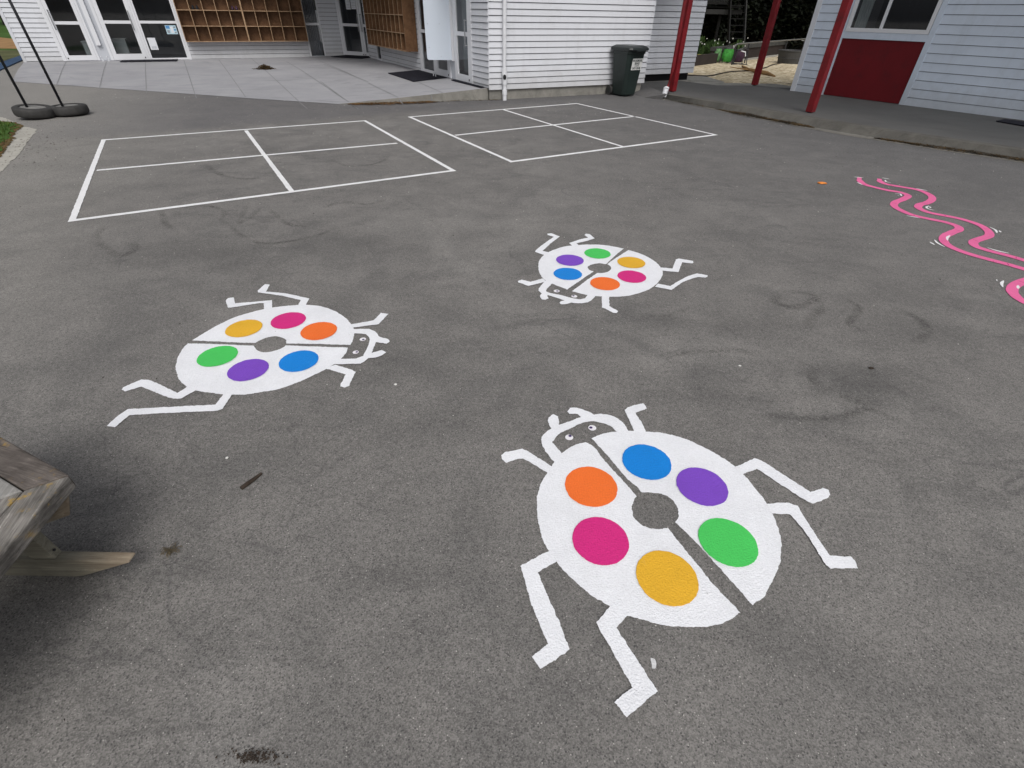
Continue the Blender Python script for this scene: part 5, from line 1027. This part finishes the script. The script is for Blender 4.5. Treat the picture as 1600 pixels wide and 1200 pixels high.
# tub
tb = thing('tub', (11.55, 24.9, 0), 'grey round plastic tub on the bark chips beside the handrail', 'tub')
m = MB(); ft = lambda x, y, z: (x+11.6, y+24.95, z); m.lathe([(.52, 0), (.56, .18), (.575, .185), (.575, .21), (.56, .215), (.60, .43), (.62, .44), (.62, .47), (.57, .47), (.55, .30), (.0, .28)], ft, 32); m.build('body', 'tub', tb, smooth=False)
m = MB(); m.tube([ft(.62, 0, .44), ft(.72, .1, .60), ft(.66, .25, .75), ft(.3, .3, .80)], .018, 8); m.build('handle', 'galv', tb)
# sacks on frame
def sack(cx, cy, w_, h, mat, lab, rot=0):
    t = thing('garden_sack', (cx, cy, 0), lab, 'sack'); m = MB(); rings = []; n = 14
    for j in range(9):
        f = j/8; rr_ = w_/2*(.82+.25*math.sin(math.pi*f)); z = .06+h*f
        rings.append([(cx+rr_*math.cos(2*math.pi*k/n)*(1+.10*mnoise.noise(Vector((k*1.3, j*.9, cx)))), cy+rr_*.7*math.sin(2*math.pi*k/n)*(1+.12*mnoise.noise(Vector((k*1.1, j, cy)))), z) for k in range(n)])
    vs = [p for r in rings for p in r]; m.add(vs, [(j*n+i, j*n+(i+1) % n, (j+1)*n+(i+1) % n, (j+1)*n+i) for j in range(8) for i in range(n)]+[tuple(range(n))]); m.build('bag', mat, t, smooth=True)
    m = MB(); m.tube([(p[0], p[1], p[2]) for p in rings[-1]]+[rings[-1][0]], .016, 6); m.build('rim', 'dark_metal', t)
    for sx in (-1, 1): m = MB(); m.tube([(cx+sx*w_*.42, cy-.08, 0), (cx+sx*w_*.46, cy, h+.06)], .014, 6); m.build('leg', 'dark_metal', t)
sack(8.20, 24.45, .40, .46, 'bag_green_dull', 'mottled dull green garden sack, left of the bright green one')
sack(8.62, 24.3, .44, .46, 'bag_green', 'bright green garden sack on thin black legs')
sack(9.05, 24.2, .40, .42, 'bag_purple', 'dark purple sack right of the bright green one', )
tr = thing('trolley_frame', (9.1, 23.7, 0), 'black tubular trolley frame beside the green sacks', 'trolley frame')
m = MB(); m.tube([(8.75, 23.85, .02), (8.85, 23.9, .50), (9.05, 23.9, .56), (9.25, 23.9, .50), (9.30, 23.85, .02)], .018, 8); m.tube([(8.6, 23.6, .02), (9.2, 23.95, .03)], .018, 8); m.tube([(9.25, 23.6, .02), (8.8, 23.95, .03)], .018, 8); m.build('frame', 'dark_metal', tr)
m = MB(); m.tube([(8.98, 23.88, .46), (9.16, 23.88, .42), (9.2, 23.88, .28)], .02, 8); m.build('grip', 'pvc', tr)
def pot(cx, cy, r, h, mat, lab):
    t = thing('plant_pot', (cx, cy, 0), lab, 'plant pot', 'pots along the flower bed'); m = MB(); f = lambda x, y, z: (x+cx, y+cy, z+.01)
    m.lathe([(r*.7, 0), (r, h*.9), (r*1.08, h*.9), (r*1.08, h), (r*.9, h), (r*.85, h*.8), (0, h*.8)], f, 16); m.build('pot', mat, t)
pot(7.35, 24.9, .15, .32, 'pot_brown', 'dark brown plant pot nearest the weatherboard wall')
pot(7.65, 24.8, .13, .26, 'pot_yellow', 'olive yellow plant pot second from the wall')
pot(7.92, 24.6, .10, .22, 'pot_white', 'small white plant pot left of the sacks')
# flower bed plants
def foliage(name, c, rad, n, size, mat, label, cat, parent=None, group=None, upright=False, seed=1):
    random.seed(seed); m = MB()
    cl = [(random.gauss(0, .45), random.gauss(0, .45), random.gauss(0, .45), random.uniform(.25, .5)) for _ in range(14)]
    for k in range(n):
        q = random.choice(cl); d = Vector((random.gauss(0, 1), random.gauss(0, 1), random.gauss(0, 1))).normalized()*q[3]*random.uniform(.6, 1.05)
        p = Vector((c[0]+(q[0]+d.x)*rad[0], c[1]+(q[1]+d.y)*rad[1], max(.02, c[2]+(q[2]+d.z)*rad[2])))
        s = size*random.uniform(.6, 1.4); a = random.uniform(0, 6.28); tl = random.uniform(-.9, .9)
        if upright: u = Vector((random.gauss(0, .25), random.gauss(0, .25), 1)).normalized()*s*1.6; v = Vector((math.cos(a), math.sin(a), 0))*s*.22
        else: u = Vector((math.cos(a), math.sin(a), tl)).normalized()*s; v = Vector((-math.sin(a), math.cos(a), random.uniform(-.6, .6))).normalized()*s*.55
        m.add([p-u, p-v, p+u, p+v], [(0, 1, 2, 3)])
    o = m.build(name, mat, parent, autofix=False)
    return o
for k, (x, y, sx, h, lb) in enumerate(((7.6, 25.6, .55, .42, 'leafy green flowering plant nearest the weatherboard wall'), (8.5, 25.8, .6, .45, 'leafy green flowering plant behind the green sacks'), (9.35, 25.9, .55, .38, 'leafy green plant at the near end of the planter wall'), (6.6, 26.2, .6, .45, 'leafy green plant half hidden by the weatherboard wall'))):
    t = thing('flowering_plant', (x, y, 0), lb, 'plant', 'plants in the flower bed')
    foliage('leaves', (x, y, .40), (sx, .45, h*.8), 900, .07, 'leaf_mid', None, None, t, upright=True, seed=40+k)
    m = MB(); random.seed(60+k)
    for j in range(7):
        px, py, pz = x+random.uniform(-sx, sx)*.8, y-.35+random.uniform(-.1, .1), random.uniform(.5, .85)
        for q in range(5): an = q*1.257; m.add([(px, py, pz), (px+.024*math.cos(an), py-.01, pz+.024*math.sin(an)), (px+.024*math.cos(an+.7), py-.01, pz+.024*math.sin(an+.7))], [(0, 1, 2)])
    m.build('flowers', 'petal', t, autofix=False)
# raised deck and steps
dk = thing('raised_deck', (9.0, 29, 0), 'dark timber deck with balusters and steep steps in deep shade', 'deck')
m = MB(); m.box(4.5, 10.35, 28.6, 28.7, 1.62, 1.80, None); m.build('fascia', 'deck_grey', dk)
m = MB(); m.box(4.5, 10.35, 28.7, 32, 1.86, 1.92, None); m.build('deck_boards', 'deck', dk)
m = MB(); m.box(4.5, 9.7, 28.55, 28.62, 1.98, 2.06); m.build('rail', 'deck', dk)
for k in range(24):
    m = MB(); x = 7.9+k*.075; m.box(x, x+.035, 28.56, 28.60, 2.06, 3.0); m.build('baluster', 'deck_grey', dk)
for sx, lb in ((9.62, 'l'), (10.33, 'r')):
    m = MB(); m.hexa([(sx, 27.0, .02), (sx+.05, 27.0, .02), (sx+.05, 27.25, .02), (sx, 27.25, .02), (sx, 28.6, 2.5), (sx+.05, 28.6, 2.5), (sx+.05, 28.85, 2.5), (sx, 28.85, 2.5)]); m.build('stringer', 'deck_grey' if lb == 'r' else 'deck', dk)
for k in range(9):
    z = .25+k*.24; y = 27.1+(z/2.5)*1.6; m = MB(); m.box(9.67, 10.33, y, y+.2, z, z+.035); m.build('step', 'deck', dk)
for x in (7.5, 9.4):
    m = MB(); m.box(x, x+.12, 28.8, 28.92, 0, 1.62); m.build('post', 'deck', dk)
# dark bank, shrubs, trees
m = MB(); nx, ny = 24, 8; vs = []
for j in range(ny+1):
    for i in range(nx+1):
        x = -2+i*1.9; y = 30.5+j*2.2+ (x-9)*.25; vs.append((x, y, min(5, .0+j*.75+.5*mnoise.noise(Vector((x*.3, y*.3, 0))))))
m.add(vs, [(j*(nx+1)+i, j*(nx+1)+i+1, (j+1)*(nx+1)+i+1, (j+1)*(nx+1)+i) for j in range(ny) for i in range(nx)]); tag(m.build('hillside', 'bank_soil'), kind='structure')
sh = [(5.5, 31.5), (8.2, 31.6), (11.0, 31.2), (13.3, 31.5), (15.6, 32.2), (18.2, 33.0), (20.8, 34), (12.2, 33.6), (16.8, 35)]
lbs = ['dark shrub behind the deck, farthest left', 'dark shrub behind the deck steps', 'dark shrub just right of the deck steps', 'dark shrub behind the middle red post', 'dark shrub behind the grey tub', 'dark shrub partly behind the right building corner', 'dark shrub hidden mostly by the right building', 'tall dark shrub in the second row behind the post', 'tall dark shrub in the second row behind the tub']
for k, ((x, y), lb) in enumerate(zip(sh, lbs)):
    t = thing('dark_shrub', (x, y, 0), lb, 'shrub', 'shaded shrubs on the bank')
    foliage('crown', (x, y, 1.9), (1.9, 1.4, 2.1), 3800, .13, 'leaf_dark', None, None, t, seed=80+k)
    m = MB(); m.tube([(x, y, 0), (x+.1, y, 1.5), (x-.1, y+.1, 3)], [.09, .06, .02], 7); m.build('trunk', 'trunk', t)
for k, (x, y, lb) in enumerate(((9.5, 36, 'tall shaded tree above the deck'), (15, 37, 'tall shaded tree behind the middle red post'), (21, 38, 'tall shaded tree behind the right building'))):
    t = thing('shaded_tree', (x, y, 1), lb, 'tree', 'trees above the bank')
    m = MB(); m.tube([(x, y, .5), (x+.2, y, 3.5), (x, y, 7)], [.3, .22, .1], 10)
    for j in range(5): a = j*1.3; m.tube([(x+.1, y, 3+j*.6), (x+1.8*math.cos(a), y+1.8*math.sin(a), 5+j*.6)], [.1, .03], 6)
    m.build('trunk', 'trunk', t); foliage('crown', (x, y, 6.5), (4, 3.4, 3.4), 5000, .3, 'leaf_dark', None, None, t, seed=120+k)
for k, (x, y, lb) in enumerate(((-44, 52, 'distant dark tree beyond the lawn at far left'),)):
    t = thing('distant_tree', (x, y, 0), lb, 'tree'); m = MB(); m.tube([(x, y, 0), (x, y, 4)], [.4, .2], 8); m.build('trunk', 'trunk', t); foliage('crown', (x, y, 4.2), (6, 4, 4), 3500, .4, 'leaf_mid', None, None, t, seed=150)
